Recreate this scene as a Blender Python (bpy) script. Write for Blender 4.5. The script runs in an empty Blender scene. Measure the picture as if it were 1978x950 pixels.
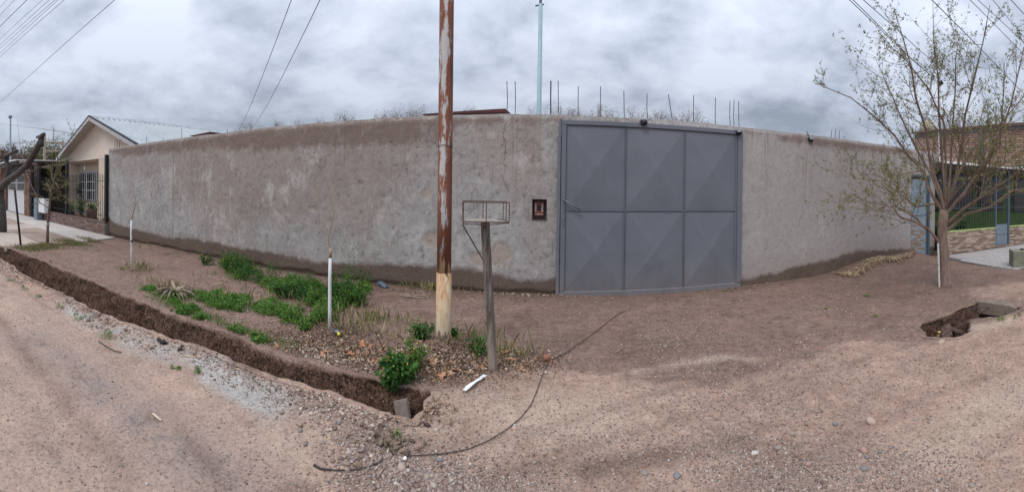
import bpy, math, random
import numpy as np
from mathutils import Vector, Matrix, Euler
random.seed(7); rng = np.random.default_rng(11)
sc = bpy.context.scene
C = sc.collection
# ------------------------------------------------------------------ camera (phone panorama: a cylindrical lens, 1.6 m above the ground)
F, PX0, PY0, ROLL, CH = 780., 1045., 367., .01487, 1.6
cam = bpy.data.cameras.new('camera'); co = bpy.data.objects.new('camera', cam); C.objects.link(co)
cam.type = 'PANO'; cam.panorama_type = 'CENTRAL_CYLINDRICAL'
cam.central_cylindrical_range_u_min = -PX0/F; cam.central_cylindrical_range_u_max = (1978-PX0)/F
cam.central_cylindrical_range_v_min = -(950-PY0)/F; cam.central_cylindrical_range_v_max = PY0/F
cam.central_cylindrical_radius = 1.0
cam.clip_start = .05; cam.clip_end = 2000
cr, sr = math.cos(ROLL), math.sin(ROLL)
co.matrix_world = Matrix(((cr, -sr, 0, 0), (0, 0, -1, 0), (sr, cr, 0, CH), (0, 0, 0, 1)))
sc.camera = co
sc.render.engine = 'CYCLES'
sc.view_settings.view_transform = 'Standard'; sc.view_settings.look = 'None'
sc.view_settings.exposure = 0.27; sc.view_settings.gamma = 1.0
sc.cycles.max_bounces = 5; sc.cycles.diffuse_bounces = 3; sc.cycles.transparent_max_bounces = 4

# ------------------------------------------------------------------ node helper
class NT:
    def __init__(s, tree): s.t = tree; s.n = tree.nodes; s.l = tree.links
    def __call__(s, kind, **kw):
        nd = s.n.new('ShaderNode'+kind)
        for k, v in kw.items():
            if k[0] == '_': setattr(nd, k[1:], v)
            else: s.put(nd.inputs[int(k[1:]) if k[0] == 'i' and k[1:].isdigit() else k.replace('0', ' ')], v)
        return nd
    def put(s, inp, v):
        if isinstance(v, bpy.types.Node): v = v.outputs[0]
        if isinstance(v, bpy.types.NodeSocket): s.l.new(v, inp)
        else:
            if inp.type == 'RGBA' and len(v) == 3: v = (*v, 1)
            inp.default_value = v
    def math(s, op, a, b=0., c=None, clamp=False):
        nd = s.n.new('ShaderNodeMath'); nd.operation = op; nd.use_clamp = clamp
        s.put(nd.inputs[0], a); s.put(nd.inputs[1], b)
        if c is not None: s.put(nd.inputs[2], c)
        return nd.outputs[0]
    def mix(s, f, a, b, mode='MIX'):
        nd = s.n.new('ShaderNodeMix'); nd.data_type = 'RGBA'; nd.blend_type = mode; nd.clamp_factor = True
        s.put(nd.inputs[0], f); s.put(nd.inputs[6], a); s.put(nd.inputs[7], b)
        return nd.outputs[2]
    def noise(s, vec, scale, detail=4, rough=.55, dist=0., dim='3D', col=False):
        nd = s.n.new('ShaderNodeTexNoise'); nd.noise_dimensions = dim
        if vec is not None: s.put(nd.inputs['Vector'], vec)
        nd.inputs['Scale'].default_value = scale; nd.inputs['Detail'].default_value = detail
        nd.inputs['Roughness'].default_value = rough; nd.inputs['Distortion'].default_value = dist
        return nd.outputs[1 if col else 0]
    def vor(s, vec, scale, feat='F1', out='Distance', rand=1.):
        nd = s.n.new('ShaderNodeTexVoronoi'); nd.feature = feat
        s.put(nd.inputs['Vector'], vec); nd.inputs['Scale'].default_value = scale; nd.inputs['Randomness'].default_value = rand
        return nd.outputs[out]
    def rng(s, v, a, b, c=0., d=1., smooth=False):
        nd = s.n.new('ShaderNodeMapRange'); nd.clamp = True
        if smooth: nd.interpolation_type = 'SMOOTHSTEP'
        s.put(nd.inputs[0], v)
        for i, q in enumerate((a, b, c, d)): s.put(nd.inputs[i+1], q)
        return nd.outputs[0]
    def ramp(s, v, stops, const=False):
        nd = s.n.new('ShaderNodeValToRGB'); s.put(nd.inputs[0], v); e = nd.color_ramp.elements
        if const: nd.color_ramp.interpolation = 'CONSTANT'
        while len(e) < len(stops): e.new(.5)
        for k, (p, c) in zip(e, stops): k.position = p; k.color = (*c, 1)
        return nd.outputs[0]
    def attr(s, name, out='Fac'):
        nd = s.n.new('ShaderNodeAttribute'); nd.attribute_name = name; return nd.outputs[out]
    def scale(s, vec, x, y, z):
        nd = s.n.new('ShaderNodeMapping'); s.put(nd.inputs[0], vec); nd.inputs['Scale'].default_value = (x, y, z); return nd.outputs[0]

MATS = {}
def material(name, build, rough=.9, spec=.3, metallic=0., trans=0.):
    m = bpy.data.materials.new(name); m.use_nodes = True; t = NT(m.node_tree); t.n.clear()
    out = t('OutputMaterial'); b = t('BsdfPrincipled'); t.l.new(b.outputs[0], out.inputs[0])
    b.inputs['Roughness'].default_value = rough; b.inputs['Specular IOR Level'].default_value = spec; b.inputs['Metallic'].default_value = metallic
    t.bsdf = b; t.out = out
    t.pos = t('NewGeometry').outputs['Position']
    t.obj = t('TexCoord').outputs['Object']
    col = build(t)
    if col is not None: t.put(b.inputs['Base Color'], col)
    MATS[name] = m; return m
def bump(t, h, strength=.4, dist=.01):
    nd = t.n.new('ShaderNodeBump'); nd.inputs['Strength'].default_value = strength; nd.inputs['Distance'].default_value = dist
    t.put(nd.inputs['Height'], h); t.l.new(nd.outputs[0], t.bsdf.inputs['Normal'])
def simple(name, col, rough=.8, var=.25, scale=8., metallic=0., bmp=.0, spec=.3, objrand=0.):
    def b(t):
        n = t.noise(t.obj, scale, 5, .6)
        c = t.mix(t.rng(n, .3, .7), tuple(q*(1-var) for q in col), tuple(min(1, q*(1+var)) for q in col))
        if objrand:
            r = t('ObjectInfo').outputs['Random']
            c = t.mix(1., c, t.ramp(r, [(0, (1-objrand,)*3), (1, (1+objrand,)*3)]), 'MULTIPLY')
        if bmp: bump(t, n, bmp)
        return c
    return material(name, b, rough, spec, metallic)

# ------------------------------------------------------------------ sky and sun (overcast)
W = bpy.data.worlds.new('World'); sc.world = W; W.use_nodes = True
t = NT(W.node_tree); t.n.clear()
wo = t('OutputWorld'); bg = t('Background'); t.l.new(bg.outputs[0], wo.inputs[0])
SUN_EL, SUN_ROT = math.radians(52), math.radians(215)
sky = t('TexSky'); sky.sky_type = 'NISHITA'; sky.sun_disc = False; sky.sun_elevation = SUN_EL; sky.sun_rotation = SUN_ROT
d = t('TexCoord').outputs['Generated']
sep = t('SeparateXYZ', i0=d)
el = t.math('MAXIMUM', sep.outputs[2], 0.0)
den = t.math('ADD', el, .30)
comb = t('CombineXYZ', i0=t.math('DIVIDE', sep.outputs[0], den), i1=t.math('DIVIDE', sep.outputs[1], den), i2=0.)
cv = comb.outputs[0]
n1 = t.noise(cv, 2.1, 8, .52, .25)
n2 = t.noise(cv, .75, 3, .5, .2)
n3 = t.noise(cv, 6.5, 7, .62, .2)
cl = t.math('ADD', t.math('MULTIPLY', n1, .58), t.math('ADD', t.math('MULTIPLY', n2, .34), t.math('MULTIPLY', n3, .20)))
cloud = t.ramp(cl, [(.42, (1.85, 2.12, 2.62)), (.485, (2.45, 2.75, 3.35)), (.54, (3.10, 3.45, 4.15)), (.64, (4.05, 4.40, 5.10))])
# an overcast sky brightens towards the zenith, and a little at the rim
zen = t.rng(sep.outputs[2], .0, 1., 1.0, 3.3)
cloud = t.mix(1., cloud, t('CombineColor', i0=zen, i1=zen, i2=zen).outputs[0], 'MULTIPLY')
horiz = t.rng(el, .0, .2, .5, 0.)
cloud = t.mix(horiz, cloud, (4.0, 4.6, 5.5))
skyc = t.mix(.93, sky.outputs[0], cloud)
t.put(bg.inputs[0], skyc); bg.inputs[1].default_value = .095
sun = bpy.data.lights.new('sun', 'SUN'); so = bpy.data.objects.new('sun', sun); C.objects.link(so)
sun.energy = 1.5; sun.angle = math.radians(25); sun.color = (1, .96, .9)
# sun_rotation is measured clockwise from +Y in the Nishita sky
sd = Vector((math.sin(SUN_ROT)*math.cos(SUN_EL), math.cos(SUN_ROT)*math.cos(SUN_EL), math.sin(SUN_EL)))
so.rotation_euler = sd.to_track_quat('Z', 'Y').to_euler()

# ------------------------------------------------------------------ where a direction in the photograph meets the place
def ray(px, py):
    a = (px-PX0)/F; zc = (PY0-py)/F; xc = math.sin(a); y = math.cos(a)
    return xc*cr-zc*sr, y, xc*sr+zc*cr
def gp(px, py, z=0.):
    r = ray(px, py); k = (z-CH)/r[2]; return r[0]*k, r[1]*k
def wp(px, py, Y):
    r = ray(px, py); k = Y/r[1]; return Vector((r[0]*k, Y, CH+r[2]*k))
def dp(px, py, dist):
    r = ray(px, py); k = dist/math.hypot(r[0], r[1]); return Vector((r[0]*k, r[1]*k, CH+r[2]*k))

# ------------------------------------------------------------------ numpy noise
def vnoise(x, y, seed=0):
    xi = np.floor(x).astype(np.int64); yi = np.floor(y).astype(np.int64); fx = x-xi; fy = y-yi
    fx = fx*fx*(3-2*fx); fy = fy*fy*(3-2*fy)
    def h(a, b):
        v = (a*374761393 + b*668265263 + seed*1442695041) & 0xffffffff
        v = ((v ^ (v >> 13))*1274126177) & 0xffffffff
        return ((v ^ (v >> 16)) & 0xffff)/65535.
    return (h(xi, yi)*(1-fx)+h(xi+1, yi)*fx)*(1-fy)+(h(xi, yi+1)*(1-fx)+h(xi+1, yi+1)*fx)*fy
def fbm(x, y, sc_, oct_=4, seed=0, gain=.5):
    v = 0; a = 1; s = 0
    for i in range(oct_):
        v = v+a*(vnoise(x*sc_+i*17.3, y*sc_-i*9.1, seed+i)-.5); s += a; a *= gain; sc_ *= 2.03
    return v/s
def sstep(a, b, v):
    q = np.clip((v-a)/(b-a), 0, 1); return q*q*(3-2*q)
def pdist(x, y, pts):
    best = np.full(np.shape(x), 1e9)
    for (ax, ay), (bx, by) in zip(pts[:-1], pts[1:]):
        dx, dy = bx-ax, by-ay; q = np.clip(((x-ax)*dx+(y-ay)*dy)/(dx*dx+dy*dy+1e-12), 0, 1)
        best = np.minimum(best, np.hypot(x-ax-q*dx, y-ay-q*dy))
    return best
def inside(x, y, poly):
    r = np.zeros(np.shape(x), bool); n = len(poly)
    for i in range(n):
        ax, ay = poly[i]; bx, by = poly[(i+1) % n]
        if ay == by: continue
        r ^= ((ay > y) != (by > y)) & (x < (bx-ax)*(y-ay)/(by-ay)+ax)
    return r

# ------------------------------------------------------------------ mesh helpers
def link(o, parent=None):
    C.objects.link(o)
    if parent is not None:      # everything is written in world coordinates, also the parts
        o.parent = parent; o.matrix_parent_inverse = Matrix.LocRotScale(parent.location, parent.rotation_euler, parent.scale).inverted()
    return o
def big(name, V, Fc, mat=None, parent=None, smooth=False, attrs=None):
    """V (n,3); Fc (m,k) all of one size"""
    me = bpy.data.meshes.new(name); V = np.asarray(V, np.float32); Fc = np.asarray(Fc, np.int32); k = Fc.shape[1]
    me.vertices.add(len(V)); me.vertices.foreach_set('co', V.ravel())
    me.loops.add(Fc.size); me.loops.foreach_set('vertex_index', Fc.ravel())
    me.polygons.add(len(Fc)); me.polygons.foreach_set('loop_start', np.arange(0, Fc.size, k, dtype=np.int32))
    try: me.polygons.foreach_set('loop_total', np.full(len(Fc), k, np.int32))
    except Exception: pass
    if smooth: me.polygons.foreach_set('use_smooth', np.ones(len(Fc), bool))
    for an, (typ, dat) in (attrs or {}).items():
        a = me.attributes.new(an, typ, 'POINT')
        a.data.foreach_set('color' if typ == 'FLOAT_COLOR' else 'value', np.asarray(dat, np.float32).ravel())
    me.update(calc_edges=True); me.validate()
    if mat: me.materials.append(MATS[mat] if isinstance(mat, str) else mat)
    return link(bpy.data.objects.new(name, me), parent)
class MB:
    def __init__(s): s.v = []; s.f = []
    def add(s, vs, fs):
        o = len(s.v); s.v += [tuple(v) for v in vs]; s.f += [tuple(i+o for i in f) for f in fs]; return s
    def box(s, a, b, M=None, bev=0.):
        x0, y0, z0 = a; x1, y1, z1 = b
        if bev:
            e = bev; vs = []; 
            for (x, sx) in ((x0, 1), (x1, -1)):
                for (y, sy) in ((y0, 1), (y1, -1)):
                    for (z, sz) in ((z0, 1), (z1, -1)):
                        vs += [(x, y+sy*e, z+sz*e), (x+sx*e, y, z+sz*e), (x+sx*e, y+sy*e, z)]
            idx = lambda i, j, k, w: ((i*2+j)*2+k)*3+w
            fs = [[idx(i, 0, 0, 0), idx(i, 1, 0, 0), idx(i, 1, 1, 0), idx(i, 0, 1, 0)] for i in (0, 1)]
            fs += [[idx(0, j, 0, 1), idx(1, j, 0, 1), idx(1, j, 1, 1), idx(0, j, 1, 1)] for j in (0, 1)]
            fs += [[idx(0, 0, k, 2), idx(1, 0, k, 2), idx(1, 1, k, 2), idx(0, 1, k, 2)] for k in (0, 1)]
            for i in (0, 1):
                for j in (0, 1): fs.append([idx(i, j, 0, 0), idx(i, j, 1, 0), idx(i, j, 1, 1), idx(i, j, 0, 1)])
                for k in (0, 1): fs.append([idx(i, 0, k, 0), idx(i, 1, k, 0), idx(i, 1, k, 2), idx(i, 0, k, 2)])
            for j in (0, 1):
                for k in (0, 1): fs.append([idx(0, j, k, 1), idx(1, j, k, 1), idx(1, j, k, 2), idx(0, j, k, 2)])
            for i in (0, 1):
                for j in (0, 1):
                    for k in (0, 1): fs.append([idx(i, j, k, 0), idx(i, j, k, 1), idx(i, j, k, 2)])
            # make every face look outwards
            cx, cy, cz = (x0+x1)/2, (y0+y1)/2, (z0+z1)/2; out = []
            for f in fs:
                p = [Vector(vs[q]) for q in f]; nrm = (p[1]-p[0]).cross(p[2]-p[0]); mid = sum(p, Vector())/len(p)
                out.append(f if nrm.dot(mid-Vector((cx, cy, cz))) > 0 else f[::-1])
            fs = out
        else:
            vs = [(x0, y0, z0), (x1, y0, z0), (x1, y1, z0), (x0, y1, z0), (x0, y0, z1), (x1, y0, z1), (x1, y1, z1), (x0, y1, z1)]
            fs = [(0, 3, 2, 1), (4, 5, 6, 7), (0, 1, 5, 4), (1, 2, 6, 5), (2, 3, 7, 6), (3, 0, 4, 7)]
        if M is not None: vs = [M @ Vector(v) for v in vs]
        return s.add(vs, fs)
    def tube(s, pts, rad, n=6, cap=True):
        pts = [Vector(p) for p in pts]; m = len(pts)
        if not hasattr(rad, '__len__'): rad = [rad]*m
        up = None; vs = []
        for i, p in enumerate(pts):
            d_ = (pts[min(i+1, m-1)]-pts[max(i-1, 0)])
            d_ = d_.normalized() if d_.length > 1e-9 else Vector((0, 0, 1))
            if up is None: up = Vector((1, 0, 0)) if abs(d_.x) < .8 else Vector((0, 1, 0))
            a = (up-d_*up.dot(d_)).normalized(); b = d_.cross(a); up = a
            vs += [p+(a*math.cos(2*math.pi*k/n)+b*math.sin(2*math.pi*k/n))*rad[i] for k in range(n)]
        fs = [(i*n+k, i*n+(k+1) % n, (i+1)*n+(k+1) % n, (i+1)*n+k) for i in range(m-1) for k in range(n)]
        if cap: fs += [tuple(range(n))[::-1], tuple((m-1)*n+k for k in range(n))]
        return s.add(vs, fs)
    def build(s, name, mat, parent=None, smooth=False):
        me = bpy.data.meshes.new(name); me.from_pydata([tuple(v) for v in s.v], [], s.f); me.update()
        if mat: me.materials.append(MATS[mat])
        if smooth: me.polygons.foreach_set('use_smooth', [True]*len(me.polygons))
        return link(bpy.data.objects.new(name, me), parent)
def empty(name, loc=(0, 0, 0), rz=0.):
    o = bpy.data.objects.new(name, None); o.location = loc; o.rotation_euler.z = rz; o.empty_display_size = .2; return link(o)
def tag(o, label=None, cat=None, group=None, kind=None):
    if label: o['label'] = label
    if cat: o['category'] = cat
    if group: o['group'] = group
    if kind or cat: o['kind'] = kind or 'thing'
    return o
def local(o, *pts):  # world points into the thing's own space (things here are placed without rotation unless told)
    q = Matrix.LocRotScale(o.location, o.rotation_euler, None).inverted(); return [q @ Vector(p) for p in pts]
# ------------------------------------------------------------------ the shape of the ground
WALL_Y = 6.16
near_e = np.array([(-30, 1.6), (-12, 1.85), (-8.58, 2.02), (-6.66, 2.11), (-5.2, 2.25), (-4.14, 2.35), (-3.53, 2.44), (-2.95, 2.62), (-2.23, 2.66), (-1.8, 2.68), (-1.42, 2.72), (-1.11, 2.66), (-.6, 2.63)])
far_e = np.array([(-30, 1.95), (-12, 2.3), (-10, 2.42), (-8.5, 2.72), (-6.36, 2.93), (-5.25, 2.98), (-4.17, 3.08), (-3.27, 3.10), (-2.38, 3.07), (-1.92, 3.05), (-1.34, 3.05), (-.6, 3.0)])
HOLE = [(4.15, 2.98), (4.03, 2.94), (3.81, 2.66), (3.83, 2.50), (3.94, 2.36), (4.22, 2.31), (4.36, 2.42), (4.53, 2.50), (4.78, 2.38), (4.84, 2.27), (5.06, 2.19), (5.42, 2.16), (5.50, 2.60), (5.50, 2.90), (5.2, 2.82), (4.82, 2.90), (4.5, 2.93)]
def wobn_(x, seed): return fbm(x, x*0+seed, 1.3, 3, 3)*.12+fbm(x, x*0+seed, 6., 4, 5)*.10
def gz(x, y, fine=True):
    x = np.asarray(x, float); y = np.asarray(y, float)
    wob = fbm(x, y, 1.3, 3, 3)*.16+fbm(x, y, 7., 4, 5)*.15
    h = fbm(x, y, .35, 3, 1)*.05
    h += .03*np.exp(-((y-2.35+.02*x)/.28)**2)*(x < -1)*(.6+2.2*(fbm(x, y, 2.5, 3, 9)+.25))      # spoil along the road side of the ditch
    h += .10*np.exp(-((x+.91)**2+(y-3.82)**2)/.05)+.03*np.exp(-((x+.9)**2+(y-3.7)**2)/.7)      # soil heaped round the steel pole
    h += .20*sstep(5.0, 6.6, x)*sstep(4.6, 6.0, y)*sstep(9.2, 8.6, x)                            # mound by the small door
    h += .05*np.exp(-((x-5.83)**2+(y-3.71)**2)/.5)
    for rt_ in (((560, 945), (900, 850), (1250, 760), (1650, 640)), ((820, 945), (1150, 850), (1500, 730), (1760, 660)), ((1978, 700), (1800, 760), (1600, 850), (1400, 945))): h -= .012*np.exp(-(pdist(x, y, [gp(*q_) for q_ in rt_])/.07)**2)
    h -= .035*np.exp(-(pdist(x, y, [(-5.5, 1.2), (-3, 1.05), (-1.6, .95), (-.7, 1.0)])/.16)**2)
    for pts, w_, a in ((([(-.6, 2.1), (1., 2.5), (2.4, 3.1), (4.5, 4.6)]), .22, .02), (([(1.5, 2.0), (3., 2.5), (5., 3.2), (7., 3.6)]), .2, .02)):
        h -= a*np.exp(-(pdist(x, y, pts)/w_)**2)
    # the pavement on the left and the tiles on the right are level
    lev = sstep(-9.6, -10.2, x-.25*(y-3.5))*(y > 2.35)
    h = h*(1-lev)-.03*lev
    lev = sstep(8.0, 8.4, x)*sstep(2.2, 2.6, y)
    h = h*(1-lev)-.03*lev
    yn = np.interp(x, near_e[:, 0], near_e[:, 1])+wobn_(x, 7.7)*.9-.045; yf = np.interp(x, far_e[:, 0], far_e[:, 1])+wobn_(x, 3.1)+.045
    dd = np.minimum(y-yn, yf-y); dd = np.minimum(dd, -.79-x)
    floor = -.50+.20*sstep(-1.75, -1.2, x)+fbm(x, y, 5., 3, 21)*.14*(1+sstep(-1.8, -1.3, x))
    h = h+(floor-h)*sstep(-.005, .02, dd)
    ins = inside(x, y, HOLE)
    if ins.any() or True:
        near = (x > 3.2) & (x < 6.2) & (y > 1.7) & (y < 3.5)
        dh = np.where(near, pdist(x, y, HOLE+HOLE[:1]), 9.)
        sd_ = np.where(ins, dh, -dh)+.04
        h = h+(-.50+fbm(x, y, 4., 3, 31)*.3-h)*sstep(0., .02, sd_)*near
    if fine:
        rough = .45+.55*sstep(2.0, 3.2, y)
        h = h+fbm(x, y, 7., 4, 41)*.022*rough+fbm(x, y, 26., 3, 47)*.012*rough
    return h
def gz1(x, y): return float(gz(np.array([x]), np.array([y]))[0])
def gpt(px, py, lift=0.):
    x, y = gp(px, py); z = gz1(x, y); x, y = gp(px, py, z); return Vector((x, y, gz1(x, y)+lift))

def axis(parts):
    out = []
    for a, b, st in parts: out += list(np.linspace(a, b, max(2, int(round((b-a)/st))+1))[:-1])
    return np.array(out+[parts[-1][1]])
gxs = axis([(-400, -60, 40), (-60, -14, 2.), (-14, -9, .10), (-9, -5, .05), (-5, 5.8, .028), (5.8, 9.2, .06), (9.2, 16, .3), (16, 60, 3.), (60, 400, 40)])
gys = axis([(-400, -40, 40), (-40, -4, 2.), (-4, .2, .2), (.2, 4.3, .028), (4.3, 6.3, .05), (6.3, 9, .3), (9, 60, 3.), (60, 400, 40)])
GX, GY = np.meshgrid(gxs, gys); gx = GX.ravel(); gy = GY.ravel()
gh = gz(gx, gy); far_ = (np.abs(gx) > 40) | (np.abs(gy) > 30); gh[far_] = 0.
nx, ny = len(gxs), len(gys)
ii = np.arange(nx*ny).reshape(ny, nx)
GF = np.stack([ii[:-1, :-1].ravel(), ii[:-1, 1:].ravel(), ii[1:, 1:].ravel(), ii[1:, :-1].ravel()], 1)
P = lambda *pts: [gp(*p) for p in pts]
big1 = lambda a: ('FLOAT', a)
def ground_attrs(gx, gy, gh, ditch_in=None):
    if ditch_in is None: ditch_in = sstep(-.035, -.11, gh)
    # packed pale road and driveway against darker loose soil
    edge = np.interp(gx, [-30, -9.5, -6.6, -4, -1.9, -.85, -.5, 0, .5, 1.2, 2.0, 3.0, 4.2, 5.5, 7, 30], [1.9, 2., 2.1, 2.35, 2.65, 2.85, 3.2, 3.35, 3.3, 3.2, 3.2, 3.0, 2.3, 2.1, 2.2, 2.4])
    packed = sstep(.35, -.25, gy-edge+fbm(gx, gy, .9, 4, 61)*1.0)
    packed *= 1-ditch_in
    patch = np.exp(-(pdist(gx, gy, P((1925, 565), (1990, 555)))/.55)**2)+.9*np.exp(-(pdist(gx, gy, P((1880, 640), (1960, 625)))/.16)**2)
    packed = np.clip(np.maximum(packed, patch), 0, 1)
    streak = .55*np.exp(-(pdist(gx, gy, P((-60, 560), (0, 610), (60, 690), (130, 780), (200, 860), (245, 925)))/.085)**2)
    streak += .75*np.exp(-(pdist(gx, gy, P((1130, 905), (1250, 880), (1330, 870), (1420, 850)))/.10)**2)
    streak += .15*np.exp(-(pdist(gx, gy, P((300, 800), (370, 870), (420, 900)))/.09)**2)
    for rt_ in (((560, 945), (900, 850), (1250, 760), (1650, 640), (1800, 600)), ((820, 945), (1150, 850), (1500, 730), (1760, 660)), ((0, 520), (150, 640), (330, 790), (430, 940)), ((1978, 700), (1800, 760), (1600, 850), (1400, 945))): streak += .38*np.exp(-(pdist(gx, gy, P(*rt_))/.055)**2)*np.clip(.5+2.5*fbm(gx, gy, .9, 3, 83), 0, 1.3)
    streak += .7*np.exp(-(pdist(gx, gy, P((640, 660), (720, 690), (900, 720)))/.3)**2)
    wet = .8*np.exp(-(pdist(gx, gy, [(-11.5, 6.16), (7.9, 6.16)])/.35)**2)+.6*np.exp(-(pdist(gx, gy, P((1700, 560), (1780, 545), (1860, 560)))/.8)**2)
    wet = wet+.75*np.exp(-(pdist(gx, gy, P((1480, 700), (1600, 800), (1520, 880), (1480, 940)))/.42)**2)*np.clip(.6+2.*fbm(gx, gy, 1.8, 4, 79), 0, 1.3)+.6*np.exp(-(pdist(gx, gy, P((1100, 660), (1200, 690), (1330, 660)))/.35)**2)*np.clip(.6+2.*fbm(gx, gy, 1.8, 4, 80), 0, 1.3)+.5*np.exp(-(pdist(gx, gy, P((760, 920), (900, 935), (1050, 900)))/.14)**2)+.35*np.exp(-(pdist(gx, gy, P((100, 560), (300, 690), (560, 810)))/.13)**2)
    streak = np.clip(streak*(.6+1.6*(fbm(gx, gy, 3., 4, 71)+.25)), 0, 1)
    grey = .8*np.exp(-(pdist(gx, gy, P((60, 650), (180, 740), (330, 860), (450, 930)))/.22)**2)
    ash = np.exp(-(pdist(gx, gy, P((440, 735), (480, 760), (520, 775)))/.14)**2)*1.2+.55*np.exp(-(pdist(gx, gy, P((120, 585), (210, 640), (300, 680), (380, 700), (450, 740), (560, 800)))/.22)**2)
    ash = np.clip(ash*(.5+2.2*(fbm(gx, gy, 5., 4, 73)+.2)), 0, 1)*(1-ditch_in)
    pale = np.exp(-(pdist(gx, gy, P((1230, 720), (1330, 700), (1400, 690), (1450, 695)))/.07)**2)+.8*np.exp(-(pdist(gx, gy, P((900, 790), (1050, 800), (1200, 790)))/.35)**2)
    pale += .9*np.exp(-(pdist(gx, gy, P((1820, 870), (1900, 800), (1978, 760)))/.22)**2)+.8*np.exp(-(pdist(gx, gy, P((600, 830), (560, 870)))/.2)**2)+1.5*np.exp(-(pdist(gx, gy, P((1885, 632), (1950, 618)))/.13)**2)
    pale = np.clip(pale*(.5+2.*(fbm(gx, gy, 2.6, 4, 77)+.2)), 0, 1)
    smooth = sstep(-.9, -2., gx)*packed*sstep(.1, -.4, gy-np.interp(gx, near_e[:, 0], near_e[:, 1])+.3)
    return {'packed': big1(packed), 'streak': big1(streak), 'wet': big1(wet), 'grey': big1(grey), 'ash': big1(ash), 'ditch': big1(ditch_in), 'pale': big1(pale), 'smooth': big1(smooth)}
ground = None
def m_ground(t):
    p = t.pos
    pk = t.attr('packed'); st = t.attr('streak'); we = t.attr('wet'); gr = t.attr('grey'); ash_ = t.attr('ash'); di = t.attr('ditch'); pa = t.attr('pale')
    nA = t.noise(p, .9, 6, .6, .3); nB = t.noise(p, 5., 8, .72, .1); nC = t.noise(p, 38., 5, .75); nD = t.noise(p, 110., 2, .6)
    soil = t.mix(t.rng(nB, .3, .7), (.118, .067, .049), (.275, .185, .145))
    soil = t.mix(t.math('MULTIPLY', t.rng(nA, .35, .65), .5), soil, (.180, .106, .082)); soil = t.mix(t.rng(t.noise(p, 14., 5, .7), .38, .62, .0, .55), soil, (.31, .222, .182))
    road = t.mix(t.rng(nB, .3, .72), (.300, .200, .150), (.500, .362, .282))
    road = t.mix(t.math('MULTIPLY', t.rng(nA, .38, .62), .5), road, (.41, .272, .208)); road = t.mix(t.rng(t.noise(p, 11., 5, .7), .40, .62, .0, .45), road, (.24, .160, .13))
    f = t.rng(t.math('ADD', pk, t.math('MULTIPLY', t.math('SUBTRACT', nB, .5), .9)), .3, .72)
    c = t.mix(f, soil, road)
    c = t.mix(t.math('MULTIPLY', t.attr('smooth'), .38), c, (.385, .300, .245))
    c = t.mix(t.math('MULTIPLY', gr, t.rng(nB, .35, .6)), c, (.225, .190, .178))
    c = t.mix(t.math('MULTIPLY', pa, .75), c, (.46, .355, .275))
    c = t.mix(t.math('MULTIPLY', st, t.rng(nB, .25, .6, .35, .9)), c, (.135, .088, .067))
    c = t.mix(t.math('MULTIPLY', t.rng(ash_, .15, .7), .85), c, t.mix(nC, (.30, .285, .26), (.56, .54, .51)))
    c = t.mix(t.math('MULTIPLY', we, .45), c, (.095, .062, .048))
    c = t.mix(di, c, t.mix(t.rng(nC, .4, .65), (.034, .018, .012), (.170, .100, .068)))  # damp brown ditch soil, with the shade of the hollow put into its colour
    bl = t.noise(p, 1.7, 9, .74, .15); c = t.mix(t.math('MULTIPLY', t.rng(bl, .52, .60), .42), c, t.mix(1., c, (1.35, 1.30, 1.28), 'MULTIPLY')); c = t.mix(t.math('MULTIPLY', t.rng(bl, .46, .39), .50), c, t.mix(1., c, (.66, .60, .56), 'MULTIPLY'))
    # grit: little stones of many colours
    sc1 = t.vor(p, 85., out='Color'); ds1 = t.vor(p, 85.); s1 = t('SeparateColor', i0=sc1)
    sc2 = t.vor(p, 42., out='Color'); ds2 = t.vor(p, 42.); s2 = t('SeparateColor', i0=sc2)
    dens = t.math('MULTIPLY', t.rng(t.math('ADD', t.noise(p, 2.2, 5, .6), t.math('MULTIPLY', st, .2)), .36, .66, .10, .62), t.rng(t.attr('smooth'), 0., 1., 1., .35))
    stone1 = t.ramp(s1.outputs[1], [(0, (.06, .05, .05)), (.35, (.17, .11, .09)), (.6, (.30, .24, .21)), (.85, (.42, .34, .29)), (1, (.62, .58, .52))])
    stone2 = t.ramp(s2.outputs[1], [(0, (.07, .06, .06)), (.4, (.20, .13, .105)), (.7, (.29, .25, .23)), (1, (.52, .46, .40))])
    k1 = t.math('MULTIPLY', t.math('LESS_THAN', s1.outputs[0], dens), t.rng(ds1, .38, .25))
    k2 = t.math('MULTIPLY', t.math('LESS_THAN', s2.outputs[0], t.math('MULTIPLY', dens, .5)), t.rng(ds2, .34, .24))
    c = t.mix(t.math('MULTIPLY', k1, .75), c, stone1)
    c = t.mix(t.math('MULTIPLY', k2, .8), c, stone2)
    c = t.mix(t.math('MULTIPLY', t.rng(nC, .44, .62), .45), c, t.mix(1., c, (1.5, 1.5, 1.5), 'MULTIPLY'))
    c = t.mix(t.math('MULTIPLY', t.rng(nC, .46, .34), .60), c, t.mix(1., c, (.45, .43, .42), 'MULTIPLY'))
    c = t.mix(t.math('MULTIPLY', t.rng(nD, .35, .7), .35), c, t.mix(1., c, (.55, .55, .55), 'MULTIPLY'))
    hgt = t.math('ADD', t.math('MULTIPLY', nB, 1.2), t.math('ADD', t.math('MULTIPLY', nC, .5), t.math('ADD', t.math('MULTIPLY', k1, .25), t.math('MULTIPLY', k2, .5))))
    bump(t, hgt, .9, .018)
    return c
material('ground', m_ground, rough=.95, spec=.15)
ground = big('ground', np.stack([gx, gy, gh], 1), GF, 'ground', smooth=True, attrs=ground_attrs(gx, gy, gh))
tag(ground, kind='structure')
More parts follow.
